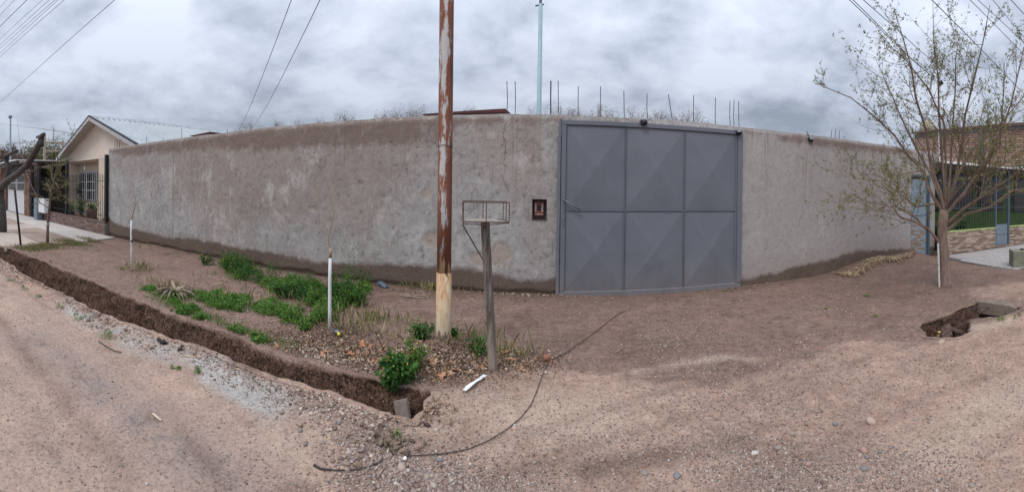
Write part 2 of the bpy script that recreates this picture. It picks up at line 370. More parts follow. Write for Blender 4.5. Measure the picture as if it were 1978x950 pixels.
def bank(path, slope, name='ditch_bank', depth=.52, seed=0):
    # broken earth sides that hang from the lip of a ditch or hole; path runs with the void on its right
    path = np.array(path, float); seg = np.hypot(*(path[1:]-path[:-1]).T); L = np.concatenate([[0], np.cumsum(seg)]); n = int(L[-1]/.022)
    u = np.linspace(0, L[-1], n); X = np.interp(u, L, path[:, 0]); Y = np.interp(u, L, path[:, 1])
    k = np.ones(3)/3; tx = np.convolve(np.gradient(X), k, 'same'); ty = np.convolve(np.gradient(Y), k, 'same'); m = np.hypot(tx, ty)+1e-9; nx_, ny_ = ty/m, -tx/m    # into the void
    prof = [(-.085, .002), (-.06, .004), (-.03, .004), (-.006, .001), (.004, -.010), (.014, -.035)]+[(.014+slope*q, -.035-q*(depth-.06)) for q in np.linspace(.06, 1, 15)]+[(.014+slope+.08, -depth-.02)]
    V = []; dep = []
    for (o_, z_) in prof:
        if z_ > -.03: d_ = .034
        else: d_ = .055
        j = fbm(u+seed, np.full(n, z_*1.6), 7., 5, 211, .62)*d_*1.5+fbm(u+seed, np.full(n, z_), 30., 3, 213)*d_*.8+(fbm(u+seed, np.full(n, z_*.5), 2., 2, 219)*.10 if z_ < -.03 else 0)
        oo = o_+j*(z_ < .001); x = X+nx_*oo; y = Y+ny_*oo
        zb = gz(X-nx_*.10, Y-ny_*.10); zt = gz(X-nx_*max(.10, -o_+.02), Y-ny_*max(.10, -o_+.02)) if o_ < -.05 else zb
        zz = (gz(x, y)+.004) if o_ < -.05 else zb+z_+fbm(x*3, y*3, 9., 3, 217)*.02*(z_ < -.03)+fbm(x, y, 22., 3, 218)*.016*(z_ > -.03)
        V.append(np.stack([x, y, zz], 1)); dep.append(np.full(n, z_))
    m_ = len(prof); V = np.concatenate(V); dep = np.concatenate(dep); ii_ = np.arange(m_*n).reshape(m_, n)
    F_ = np.stack([ii_[:-1, :-1].ravel(), ii_[:-1, 1:].ravel(), ii_[1:, 1:].ravel(), ii_[1:, :-1].ravel()], 1)
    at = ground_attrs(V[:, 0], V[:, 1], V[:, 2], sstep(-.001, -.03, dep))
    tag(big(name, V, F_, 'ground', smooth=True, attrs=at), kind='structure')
def wobn(x, seed): return fbm(x, x*0+seed, 1.3, 3, 3)*.12+fbm(x, x*0+seed, 6., 4, 5)*.10
xa = np.linspace(-16, -.84, 500); yF = np.interp(xa, far_e[:, 0], far_e[:, 1])+wobn(xa, 3.1); yN = np.interp(xa, near_e[:, 0], near_e[:, 1])+wobn(xa, 7.7)*.9
end = [(-.83+.02*math.sin(k*2.), yF[-1]+(yN[-1]-yF[-1])*k/6) for k in range(1, 6)]
bank(np.concatenate([np.stack([xa, yF], 1), end, np.stack([xa, yN], 1)[::-1]]), .10, seed=3)
hpth = HOLE[::-1]; hpth = [h for h in hpth]+hpth[:2]
HB = []
for (ax_, ay_), (bx_, by_) in zip(hpth[:-1], hpth[1:]):
    for k in range(6): HB.append((ax_+(bx_-ax_)*k/6+rng.normal(0, .006), ay_+(by_-ay_)*k/6+rng.normal(0, .006)))
area = sum(a_[0]*b_[1]-b_[0]*a_[1] for a_, b_ in zip(HOLE, HOLE[1:]+HOLE[:1]))
bank(HB if area > 0 else HB[::-1], .04, 'drain_bank', seed=9)

# ------------------------------------------------------------------ the long plastered wall
GATE = (.27, 3.33, 2.67); NICHE = (-.13, .09, 1.14, 1.46); WX0, WX1, WTOP = -11.27, 9.10, 2.75; DOOR = (8.02, 8.86, 2.12)
wxs = axis([(WX0, -.75, .03), (-.75, -.35, .0125), (-.35, WX1, .03)])
for v in (GATE[0], GATE[1], NICHE[0], NICHE[1], DOOR[0], DOOR[1]): wxs[np.argmin(abs(wxs-v))] = v
wzs = axis([(-.25, 2.70, .03), (2.70, WTOP, .0125)])
for v in (GATE[2], NICHE[2], NICHE[3], DOOR[2]): wzs[np.argmin(abs(wzs-v))] = v
WXg, WZg = np.meshgrid(wxs, wzs); wx = WXg.ravel(); wz = WZg.ravel()
CR = [(-.55, 2.80), (-.545, 2.66), (-.55, 2.52), (-.575, 2.40), (-.555, 2.28), (-.565, 2.12), (-.545, 1.95), (-.55, 1.77), (-.52, 1.66), (-.47, 1.55)]
dc = pdist(wx+fbm(wx, wz, 7., 4, 5)*.11, wz, CR)
crack = np.clip(1.15-dc/(.006*(.5+1.6*np.clip(fbm(wx, wz, 3., 3, 97)+.3, 0, 1))), 0, 1)
rel = fbm(wx, wz, 6., 4, 81)*.010+fbm(wx, wz, 20., 3, 85)*.006+fbm(wx, wz, .5, 2, 83)*.03
rel *= np.where(wx > 3.33, .45, 1.)
PT = [(-1.78, 1.51, .085, .085), (-1.71, .77, .13, .14), (-.60, .60, .19, .17), (-.90, .50, .20, .10), (-3.9, 1.2, .1, .05)]
pt = np.zeros_like(wx)
for (a, b, ra, rb) in PT: pt = np.maximum(pt, 1.25-np.hypot((wx-a)/ra, (wz-b)/rb)+fbm(wx, wz, 8., 4, 87)*.9)
pt = sstep(.20, .32, pt)
rel -= pt*.012+crack*.012
rel -= .035*sstep(.06, .035, wz+fbm(wx, wz*0, 2.5, 4, 88)*.10)*(wx < .3)   # undercut foot of the render
top = sstep(2.66, 2.75, wz); wyv = WALL_Y-rel+top*.02
dampz = np.interp(wx, [-11.3, -10.92, -9.68, -8.21, -6.99, -5.98, -4.85, -3.93, -3.04, -2.48, -2.19, -1.66, -1.28, -.89, -.54, -.33, .22, 3.34, 4.09, 4.32, 5.33, 5.91, 7.0, 9.1], [.6, .39, .32, .25, .34, .29, .29, .23, .25, .34, .33, .36, .35, .31, .24, .19, .24, .09, .10, .17, .24, .34, .30, .17])
topb = np.interp(wx, [-11.3, -10.8, -9.9, -8.2, -7.9, -7, -5, -3.6, -2.6, -1.5, -1.3, .2, 3.3, 4, 4.3, 5, 7.2, 7.8, 9.1], [.05, .20, .32, .28, .30, .30, .42, .42, .42, .40, .15, .08, .0, .10, .14, .20, .18, .1, .05])
band = sstep(-.12, .22, wz-(WTOP-.10-topb))*sstep(2.78, 2.66, wz)
tone = np.interp(wx, [-11.3, -8.05, -7.9, -5, -2.65, -2.5, -1.2, .27, 3.3, 9.1], [.15, .30, .62, .80, .62, .30, .22, .35, .3, .3])+.35*sstep(1.0, 2.4, wz)*(wx < 0)-.25*sstep(1.3, .5, wz)*(wx < -2.5)+fbm(wx, wz, .8, 4, 95)*.9
def m_wall(t):
    p = t.pos; x = t('SeparateXYZ', i0=p)
    dz = t.attr('dampz'); tb = t.attr('topb'); pa = t.attr('patch'); ck = t.attr('crack'); rgt = t.rng(x.outputs[0], 3.1, 3.5)
    nA = t.noise(p, .55, 5, .6, .5); nB = t.noise(p, 2.2, 8, .70, .1); nC = t.noise(p, 11., 6, .74, .0); nD = t.noise(p, 60., 4, .7)
    tn = t.attr('tone'); run = t.noise(t.scale(p, 1., 1., .6), 3.0, 8, .72, .12)
    c = t.mix(t.rng(nC, .30, .70), (.265, .256, .250), (.475, .462, .452))
    c = t.mix(t.math('MULTIPLY', t.rng(nB, .38, .62), .55), c, (.275, .255, .248))
    c = t.mix(t.rng(t.math('ADD', tn, t.math('MULTIPLY', t.math('SUBTRACT', run, .5), 1.5)), .30, .85, 0., .72), c, t.mix(nC, (.215, .168, .142), (.345, .288, .252)))
    c = t.mix(t.math('MULTIPLY', t.rng(run, .54, .64), .50), c, (.53, .52, .51))
    c = t.mix(t.math('MULTIPLY', t.rng(run, .42, .32), .38), c, (.165, .140, .130))
    # the stretch right of the gate is smoother and a little warmer
    c = t.mix(t.math('MULTIPLY', rgt, .55), c, t.mix(t.rng(nB, .3, .7), (.310, .272, .258), (.445, .405, .388)))
    # brown run-off below the coping, its lower rim ragged
    e = t.math('ADD', tb, t.math('MULTIPLY', t.math('SUBTRACT', t.noise(t.scale(p, 1., 1., .7), 2.6, 9, .78, .3), .5), 3.0))
    c = t.mix(t.math('MULTIPLY', t.rng(e, .42, .92), t.rng(nC, .25, .65, .45, .98)), c, t.mix(nC, (.125, .084, .070), (.225, .165, .140)))
    dr = t.noise(t.scale(p, 9., 1., .22), 1.3, 5, .75, .1); c = t.mix(t.math('MULTIPLY', t.rng(dr, .56, .68), t.rng(x.outputs[2], .9, 2.4, .05, .55)), c, (.150, .115, .098))
    sm_ = t.math('ABSOLUTE', t.math('ADD', x.outputs[0], t.math('ADD', 7.93, t.math('MULTIPLY', t.noise(p, 3., 4), .04)))); c = t.mix(t.rng(sm_, .03, .0, 0., .45), c, (.15, .125, .11))
    # damp foot
    lim = t.math('ADD', dz, t.math('MULTIPLY', t.math('SUBTRACT', t.noise(p, 3.6, 8, .72), .5), .26))
    d1 = t.rng(t.math('SUBTRACT', x.outputs[2], lim), .07, -.01)
    d2 = t.rng(t.math('SUBTRACT', x.outputs[2], lim), .40, .0, 0., .45)
    c = t.mix(t.math('MULTIPLY', d2, t.math('ADD', .35, t.math('MULTIPLY', rgt, .65))), c, (.30, .225, .19))
    c = t.mix(t.math('MULTIPLY', d1, .95), c, t.mix(t.rng(nB, .3, .7), (.092, .062, .048), (.150, .106, .082)))
    c = t.mix(t.math('MULTIPLY', pa, .85), c, (.37, .305, .26))
    # pits and fine cracks in the render
    pit = t.rng(nC, .40, .33); pit2 = t.rng(nD, .38, .30)
    rg = t.math('ABSOLUTE', t.math('SUBTRACT', t.noise(p, 9., 6, .72), .5)); crk = t.math('MULTIPLY', t.rng(rg, .012, .003), t.rng(nB, .46, .60))
    v = t.vor(t.mix(.06, p, t.noise(p, 5., 4, col=True)), 4.2, 'DISTANCE_TO_EDGE')
    fc = t.math('MULTIPLY', t.rng(v, .010, .002), t.math('MULTIPLY', t.rng(nB, .52, .62), t.math('SUBTRACT', 1., rgt)))
    dark = t.math('MAXIMUM', t.math('MAXIMUM', t.math('MULTIPLY', pit, .55), t.math('MULTIPLY', pit2, .4)), t.math('MAXIMUM', t.math('MULTIPLY', fc, .5), t.math('MULTIPLY', crk, .75)))
    dark = t.math('MULTIPLY', dark, t.math('SUBTRACT', 1., t.math('MULTIPLY', rgt, .5)))
    c = t.mix(dark, c, (.075, .062, .056))
    c = t.mix(t.math('MULTIPLY', t.rng(nD, .58, .72), .45), c, (.46, .44, .43))
    c = t.mix(t.math('MULTIPLY', t.rng(nD, .47, .36), .40), c, t.mix(1., c, (.55, .53, .52), 'MULTIPLY'))
    c = t.mix(t.math('MULTIPLY', ck, .8), c, (.07, .058, .05))
    hg = t.math('ADD', t.math('MULTIPLY', nC, .8), t.math('ADD', t.math('MULTIPLY', nD, .35), t.math('MULTIPLY', nB, .8)))
    bump(t, t.math('SUBTRACT', hg, t.math('MULTIPLY', fc, .5)), .8, .016)
    return c
material('plaster', m_wall, rough=.95, spec=.12)
wallroot = tag(empty('boundary_wall', (-1, WALL_Y, 0)), 'long grey and brown rough plastered wall with damp stained foot', 'wall')
jj = np.arange(len(wxs)*len(wzs)).reshape(len(wzs), len(wxs))
cx = (wxs[:-1]+wxs[1:])/2; cz = (wzs[:-1]+wzs[1:])/2; CX, CZ = np.meshgrid(cx, cz)
keep = ~((CX > GATE[0]) & (CX < GATE[1]) & (CZ < GATE[2])) & ~((CX > NICHE[0]) & (CX < NICHE[1]) & (CZ > NICHE[2]) & (CZ < NICHE[3])) & ~((CX > DOOR[0]) & (CX < DOOR[1]) & (CZ < DOOR[2]))
WF = np.stack([jj[:-1, :-1], jj[:-1, 1:], jj[1:, 1:], jj[1:, :-1]], -1)[keep]
wav = fbm(wx, wx*0, .8, 3, 91)*.03+fbm(wx, wx*0, 5., 2, 92)*.012
wzz = wz+wav*sstep(2.3, 2.75, wz)
f_ = big('plaster_face', np.stack([wx, wyv, wzz], 1), WF, 'plaster', wallroot, smooth=True, attrs={'dampz': big1(dampz), 'topb': big1(band), 'patch': big1(pt), 'crack': big1(crack), 'tone': big1(tone)})
b = MB(); TH = .20
ya = WALL_Y+.012
topz = lambda x: float(WTOP+fbm(np.array([x]), np.array([0.]), .8, 3, 91)[0]*.03+fbm(np.array([x]), np.array([0.]), 5., 2, 92)[0]*.012)
pts = list(wxs[::4]); pts = pts+[wxs[-1]] if pts[-1] != wxs[-1] else pts
V = []; Q = []
for x in pts:
    k = len(V); z = topz(x); yy = WALL_Y+.02-float(np.interp(x, wx[-len(wxs):], rel[-len(wxs):]))
    V += [(x, yy, z), (x, WALL_Y+TH*.55, z+.02), (x, WALL_Y+TH, z-.02), (x, WALL_Y+TH, -.2)]
    if k: Q += [(k-4, k, k+1, k-3), (k-3, k+1, k+2, k-2), (k-2, k+2, k+3, k-1)]
b.add(V, Q)
for x in (WX0, WX1): b.add([(x, ya, -.2), (x, WALL_Y+TH, -.2), (x, WALL_Y+TH, topz(x)-.02), (x, ya, topz(x))], [(0, 1, 2, 3)])
def reveal(b, x0, x1, z0, z1, dep, back=False):
    y0 = WALL_Y-.005; y1 = WALL_Y+dep
    b.add([(x0, y0, z0), (x0, y1, z0), (x0, y1, z1), (x0, y0, z1)], [(0, 1, 2, 3)])
    b.add([(x1, y0, z0), (x1, y1, z0), (x1, y1, z1), (x1, y0, z1)], [(3, 2, 1, 0)])
    b.add([(x0, y0, z1), (x0, y1, z1), (x1, y1, z1), (x1, y0, z1)], [(0, 1, 2, 3)])
    b.add([(x0, y0, z0), (x0, y1, z0), (x1, y1, z0), (x1, y0, z0)], [(3, 2, 1, 0)])
    if back: b.add([(x0, y1, z0), (x1, y1, z0), (x1, y1, z1), (x0, y1, z1)], [(0, 1, 2, 3)])
reveal(b, GATE[0], GATE[1], -.2, GATE[2], TH); reveal(b, DOOR[0], DOOR[1], -.2, DOOR[2], TH)
b.build('coping', 'plaster', wallroot)
simple('niche_plaster', (.13, .10, .085), .95, .3, 30, bmp=.4)
b = MB(); reveal(b, *NICHE, .12, True); b.build('niche', 'niche_plaster', wallroot)

# ------------------------------------------------------------------ rusty bars standing out of the wall top
simple('rebar_rust', (.085, .050, .042), .85, .4, 30)
simple('rebar_grey', (.10, .095, .095), .8, .3, 30)
bars = [(979, 157, 979, 218), (995, 157, 995, 218), (1064, 156, 1064, 219), (1078, 156, 1078, 220), (1117, 167, 1117, 222), (1160, 167, 1160, 224), (1205, 175, 1206, 226), (1250, 181, 1252, 231), (1291, 182, 1300, 235), (1340, 184, 1340, 239), (1382, 188, 1382, 243), (1410, 195, 1411, 246), (1418, 193, 1418, 247), (1427, 195, 1428, 247),
        (283, 261, 283, 277), (315, 267, 315, 272), (351, 249, 351, 266), (439, 250, 439, 256), (1606, 252, 1606, 266), (1614, 250, 1614, 267), (1621, 252, 1621, 268)]
for i, (ax, ay, bx, by) in enumerate(bars):
    thick = .011 if i == 2 else .0065
    p0 = wp(bx, by, WALL_Y+.09); p1 = wp(ax, ay, WALL_Y+.09); p0.z = min(p0.z, 2.7)
    mid = (p0+p1)/2+Vector((rng.normal()*.006, 0, 0))
    MB().tube([p0, mid, p1], thick, 5).build('rebar', 'rebar_rust' if i in (2, 0, 8) else 'rebar_grey', wallroot)
b = MB()
for dx in (0, .05, .1):
    p = wp(222+dx*60, 282, WALL_Y+.1); b.tube([p+Vector((dx, 0, -.1)), p+Vector((dx, 0, .14)), p+Vector((dx+.06, 0, .19)), p+Vector((dx+.13, 0, .13)), p+Vector((dx+.12, 0, -.1))], .006, 4)
b.build('bent_wire', 'rebar_rust', wallroot)

# ------------------------------------------------------------------ sheet metal gate
def m_gate(t):
    p = t.pos; n = t.noise(p, 1.6, 5, .6, .4); n2 = t.noise(p, 30., 3, .6); x = t('SeparateXYZ', i0=p)
    c = t.mix(t.rng(n, .3, .7), (.118, .130, .158), (.146, .160, .190))
    dust = t.rng(x.outputs[2], .9, 0., 0., .35)
    c = t.mix(t.math('MULTIPLY', dust, t.rng(n, .3, .6)), c, (.20, .195, .205))
    s = t.noise(t.scale(p, 14., 1., .6), 1., 4, .6)
    c = t.mix(t.rng(s, .58, .75, 0., .18), c, (.22, .22, .235))
    c = t.mix(t.math('MULTIPLY', t.rng(x.outputs[2], .45, .0), t.rng(t.noise(p, 9., 6, .75), .35, .65, .1, .7)), c, (.22, .185, .16))
    c = t.mix(t.rng(t.noise(t.scale(p, 1., 1., .22), 6., 6, .72, .3), .55, .70, 0., .30), c, (.090, .100, .125))
    rs = t.rng(t.noise(p, 7., 6, .75), .655, .70)
    c = t.mix(t.math('MULTIPLY', rs, .65), c, (.16, .09, .06))
    bump(t, n, .25, .02)
    t.put(t.bsdf.inputs['Roughness'], t.rng(n, .3, .7, .42, .6))
    return c
material('gate_paint', m_gate, rough=.5, spec=.45)
gate = tag(empty('sheet_metal_gate', (1.8, WALL_Y, 0)), 'wide slate blue metal gate of six creased panels set in the plastered wall', 'gate')
YF = WALL_Y-.045
b = MB(); e = .006
b.box((.30, YF, 2.60), (3.325, YF+.07, 2.672), bev=e); b.build('top_rail', 'gate_paint', gate)
MB().box((.30, YF, -.02), (3.325, YF+.07, .065), bev=e).build('bottom_rail', 'gate_paint', gate)
MB().box((.30, YF, .068), (.375, YF+.07, 2.597), bev=e).build('stile', 'gate_paint', gate)
MB().box((3.235, YF-.01, .068), (3.325, YF+.06, 2.597), bev=e).build('stile', 'gate_paint', gate)
MB().box((3.205, YF+.012, .068), (3.232, YF+.06, 2.597), bev=.004).build('stile', 'gate_paint', gate)
for x in (1.300, 2.275):
    MB().box((x-.013, YF+.012, .068), (x-.003, YF+.06, 2.597), bev=.003).build('mullion', 'gate_paint', gate)
    MB().box((x+.003, YF+.012, .068), (x+.013, YF+.06, 2.597), bev=.003).build('mullion', 'gate_paint', gate)
MB().box((.378, YF+.016, 1.283), (3.203, YF+.055, 1.293), bev=.003).build('middle_rail', 'gate_paint', gate)
MB().box((.378, YF+.016, 1.298), (3.203, YF+.055, 1.308), bev=.003).build('middle_rail', 'gate_paint', gate)
for (x0, x1) in ((.375, 1.287), (1.313, 2.262), (2.288, 3.205)):
    for (z0, z1) in ((.065, 1.283), (1.308, 2.60)):
        yb = YF+.030; k = .012
        M_ = ((x0+x1)/2+.01, yb-.050, (z0+z1)/2)
        V = [(x0, yb, z0), (x1, yb, z0), (x1, yb, z1), (x0, yb, z1), (x0+k, yb-.002, z0+k), (x1-k, yb-.002, z0+k), (x1-k, yb-.002, z1-k), (x0+k, yb-.002, z1-k), M_]
        MB().add(V, [(0, 1, 5, 4), (1, 2, 6, 5), (2, 3, 7, 6), (3, 0, 4, 7), (4, 5, 8), (5, 6, 8), (6, 7, 8), (7, 4, 8)]).build('panel', 'gate_paint', gate)
MB().box((.245, YF-.012, -.03), (.292, YF+.05, 2.43), bev=.005).build('jamb', 'gate_paint', gate)
MB().box((.262, YF+.005, 2.435), (.297, YF+.05, 2.66), bev=.004).build('jamb', 'gate_paint', gate)
b = MB(); b.tube([(.345, YF-.03, 1.46), (.45, YF-.06, 1.40), (.60, YF-.065, 1.305)], .012, 8); b.tube([(.345, YF, 1.46), (.345, YF-.035, 1.46)], .012, 6)
b.build('handle', 'gate_paint', gate, True)
b = MB(); b.tube([(.345, YF-.012, 1.05), (.345, YF-.012, 1.50)], .008, 6); b.box((.325, YF-.02, 1.16), (.365, YF, 1.21), bev=.004)
b.build('bolt', 'gate_paint', gate)
simple('rust_scuff', (.10, .072, .05), .9, .5, 40)
MB().box((2.270, YF+.0075, .09), (2.281, YF+.009, .55)).build('rusty_strip', 'rust_scuff', gate)
wallroot['kind'] = 'thing'
# ------------------------------------------------------------------ scatter helpers
def rotmats(n, tilt=None):
    """random rotations; tilt limits the lean of the local z axis"""
    yaw = rng.uniform(0, 2*np.pi, n); tl = rng.uniform(0, np.pi, n) if tilt is None else np.abs(rng.normal(0, tilt, n)); az = rng.uniform(0, 2*np.pi, n)
    cz, sz = np.cos(yaw), np.sin(yaw); Z = np.zeros((n, 3, 3)); Z[:, 0, 0] = cz; Z[:, 0, 1] = -sz; Z[:, 1, 0] = sz; Z[:, 1, 1] = cz; Z[:, 2, 2] = 1
    ax = np.stack([np.cos(az), np.sin(az), 0*az], 1); c = np.cos(tl); s = np.sin(tl); K = np.zeros((n, 3, 3))
    K[:, 0, 1] = -ax[:, 2]; K[:, 0, 2] = ax[:, 1]; K[:, 1, 0] = ax[:, 2]; K[:, 1, 2] = -ax[:, 0]; K[:, 2, 0] = -ax[:, 1]; K[:, 2, 1] = ax[:, 0]
    R_ = np.eye(3)[None]+s[:, None, None]*K+(1-c)[:, None, None]*(K @ K)
    return R_ @ Z
def stamp(name, base_v, base_f, pos, size, R_, mat, parent=None, jitter=0., smooth=False):
    base_v = np.asarray(base_v, float); n = len(pos); k = len(base_v)
    bv = np.broadcast_to(base_v, (n, k, 3)).copy()
    if jitter: bv *= 1+rng.uniform(-jitter, jitter, (n, k, 1))
    size = np.asarray(size); size = size[:, None, None] if size.ndim == 1 else size[:, None, :]
    v = np.einsum('nij,nkj->nki', R_, bv*size)+np.asarray(pos)[:, None, :]
    f = np.asarray(base_f)[None]+(np.arange(n)*k)[:, None, None]
    r = np.repeat(rng.uniform(0, 1, n), k)
    return big(name, v.reshape(-1, 3), f.reshape(-1, f.shape[-1]), mat, parent, smooth, {'rnd': big1(r)})
ph = (1+5**.5)/2
ICO = np.array([(-1, ph, 0), (1, ph, 0), (-1, -ph, 0), (1, -ph, 0), (0, -1, ph), (0, 1, ph), (0, -1, -ph), (0, 1, -ph), (ph, 0, -1), (ph, 0, 1), (-ph, 0, -1), (-ph, 0, 1)])/math.hypot(1, ph)
ICF = [(0, 11, 5), (0, 5, 1), (0, 1, 7), (0, 7, 10), (0, 10, 11), (1, 5, 9), (5, 11, 4), (11, 10, 2), (10, 7, 6), (7, 1, 8), (3, 9, 4), (3, 4, 2), (3, 2, 6), (3, 6, 8), (3, 8, 9), (4, 9, 5), (2, 4, 11), (6, 2, 10), (8, 6, 7), (9, 8, 1)]
LEAF = [(0, 0, 0), (.28, .5, .10), (0, 1, .02), (-.28, .5, .10)]; LEAFF = [(0, 1, 2, 3)]
def on_ground(x, y, lift=0.): return np.stack([x, y, gz(x, y)+lift], 1)
def leafmat(name, stops, trans=.25, rough=.6):
    def b(t):
        c = t.ramp(t.attr('rnd'), stops)
        tr = t('BsdfTranslucent'); t.put(tr.inputs[0], c); ms = t.n.new('ShaderNodeMixShader'); ms.inputs[0].default_value = trans
        t.l.new(t.bsdf.outputs[0], ms.inputs[1]); t.l.new(tr.outputs[0], ms.inputs[2]); t.l.new(ms.outputs[0], t.out.inputs[0])
        return c
    return material(name, b, rough, .25)
def m_peb(t):
    c = t.ramp(t.attr('rnd'), [(0, (.12, .085, .075)), (.2, (.24, .17, .14)), (.45, (.33, .24, .195)), (.6, (.27, .225, .205)), (.78, (.38, .29, .24)), (.94, (.44, .37, .32)), (1, (.56, .51, .46))])
    n = t.noise(t.pos, 60., 3); return t.mix(t.rng(n, .3, .7, 0., .35), c, t.mix(1., c, (.5, .5, .5), 'MULTIPLY'))
material('pebble', m_peb, .8, .3)

# gravel: thick near the camera, along the driveway edge and on the spoil beside the ditch
def gravel():
    N = 220000
    px = rng.uniform(-20, 2000, N); py = 400+rng.uniform(0, 1, N)**.72*580
    r_ = 780*1.6/(py-367); a = (px-1045)/780; x = r_*np.sin(a); y = r_*np.cos(a)
    dn = fbm(x, y, 1.3, 4, 101)+.5
    w = .012+.16*sstep(.46, .62, dn)*(.3+.7*sstep(.4, .6, fbm(x, y, 5., 3, 103)+.5))
    def spot(pts, rad, amp): return amp*np.exp(-(pdist(x, y, [gp(*q) for q in pts])/rad)**2)
    w = w+spot([(700, 880), (850, 930), (1000, 960)], .22, .9)+spot([(560, 780), (700, 840), (780, 850)], .12, .6)
    w = w+spot([(1250, 670), (1340, 655)], .2, .25)+spot([(1400, 860), (1480, 930)], .22, .6)+spot([(1560, 940), (1680, 900), (1800, 930)], .25, .55)
    w = w+spot([(1300, 640), (1450, 760)], .45, .22)+spot([(250, 650), (400, 700), (560, 770)], .12, .35)
    w = w+spot([(880, 690), (760, 690), (640, 660), (1040, 705)], .25, .10)
    w = w+spot([(1500, 800), (1600, 700), (1700, 720)], .5, .15)
    w = w*np.where((x < -1.1) & (y < np.interp(x, near_e[:, 0], near_e[:, 1])-.5), .22, 1.)
    w = np.where((y > 6.1) | (x < -9.8) | (x > 8.0), 0, w)
    k = (rng.uniform(0, 1, N) < w*.62); x = x[k]; y = y[k]; d_ = np.hypot(x, y)
    s = np.minimum(.0019*np.exp(rng.normal(0, .55, len(x)))*(d_/2.6)**.6+.0012*d_, .011)
    s *= 1+1.1*np.exp(-(pdist(x, y, [gp(700, 900), gp(850, 930)])/.25)**2)*rng.uniform(0, 1, len(x))
    sz = np.stack([s*rng.uniform(.8, 1.35, len(s)), s, s*rng.uniform(.5, .85, len(s))], 1)
    o = stamp('gravel', ICO, ICF, on_ground(x, y, .0)+np.stack([0*s, 0*s, s*.25], 1), sz, rotmats(len(x), .35), 'pebble', jitter=.16)
    tag(o, 'fine mixed gravel strewn over the dirt road and driveway', kind='stuff')
    return len(x)
NG = gravel(); print('gravel', NG)

def clods():
    x = rng.uniform(-9, -.85, 8000); u = rng.uniform(0, 1, len(x)); ye = np.interp(x, near_e[:, 0], near_e[:, 1])+wobn_(x, 7.7)*.9; yf = np.interp(x, far_e[:, 0], far_e[:, 1])+wobn_(x, 3.1)
    side = rng.uniform(0, 1, len(x)); y = np.where(side < .62, ye+.02-.42*u**2.2, np.where(side < .85, ye+.05+(yf-ye-.08)*u, yf-.02+.25*u**2))
    k = (side >= .62) | (fbm(x, y, 2.2, 3, 301) > -.06); x = x[k]; y = y[k]; s = .0045*np.exp(rng.normal(0, .6, len(x))); s = np.minimum(s*(.75+.08*np.abs(x)), .03)
    o = stamp('clods', ICO, ICF, on_ground(x, y, 0)+np.stack([0*s, 0*s, s*.3], 1), np.stack([s*1.3, s, s*.75], 1), rotmats(len(x), .6), 'clod', jitter=.25)
    tag(o, 'crumbled lumps of dry earth along both lips of the ditch', kind='stuff')
material('clod', lambda t: t.mix(t.rng(t.noise(t.pos, 50., 4, .7), .35, .65, 0., .6), t.ramp(t.attr('rnd'), [(0, (.16, .11, .085)), (.4, (.28, .205, .16)), (.75, (.36, .275, .22)), (.93, (.33, .30, .27)), (1, (.46, .40, .34))]), (.13, .088, .068)), .95, .15)
clods()
# bigger stones one could pick up
def m_stone(t):
    c = t.ramp(t('ObjectInfo').outputs['Random'], [(0, (.20, .17, .155)), (.3, (.33, .235, .19)), (.6, (.25, .215, .195)), (.85, (.46, .37, .31)), (1, (.36, .24, .20))])
    n = t.noise(t.obj, 25., 4); bump(t, n, .3); return t.mix(t.rng(n, .3, .7, 0., .4), c, (.16, .12, .10))
material('stone', m_stone, .8, .3)
def m_col(c): return lambda t: t.mix(t.rng(t.noise(t.obj, 30., 4), .3, .7, 0., .5), c, tuple(q*.6 for q in c))
def blob_mesh(name, mat, seed, sub=2):
    import bmesh
    bm = bmesh.new(); bmesh.ops.create_icosphere(bm, subdivisions=sub, radius=1.)
    r2 = np.random.default_rng(seed); ks = r2.normal(0, 1, (5, 3)); fs_ = r2.uniform(0, 6, 5)
    for v in bm.verts:
        q = v.co.copy(); k = sum(math.sin(ks[i] @ np.array(q)*1.6+fs_[i]) for i in range(5))*.10
        v.co = q*(1+k)
    me = bpy.data.meshes.new(name); bm.to_mesh(me); bm.free(); me.materials.append(MATS[mat])
    me.polygons.foreach_set('use_smooth', [True]*len(me.polygons)); return me
SM = [blob_mesh('stone', 'stone', i) for i in range(5)]
for nm, cc in (('stone_pink', (.40, .25, .20)), ('stone_cream', (.45, .34, .28)), ('stone_white', (.54, .48, .44)), ('stone_grey', (.225, .215, .215)), ('stone_red', (.30, .125, .085))): material(nm, m_col(cc), .8, .3)
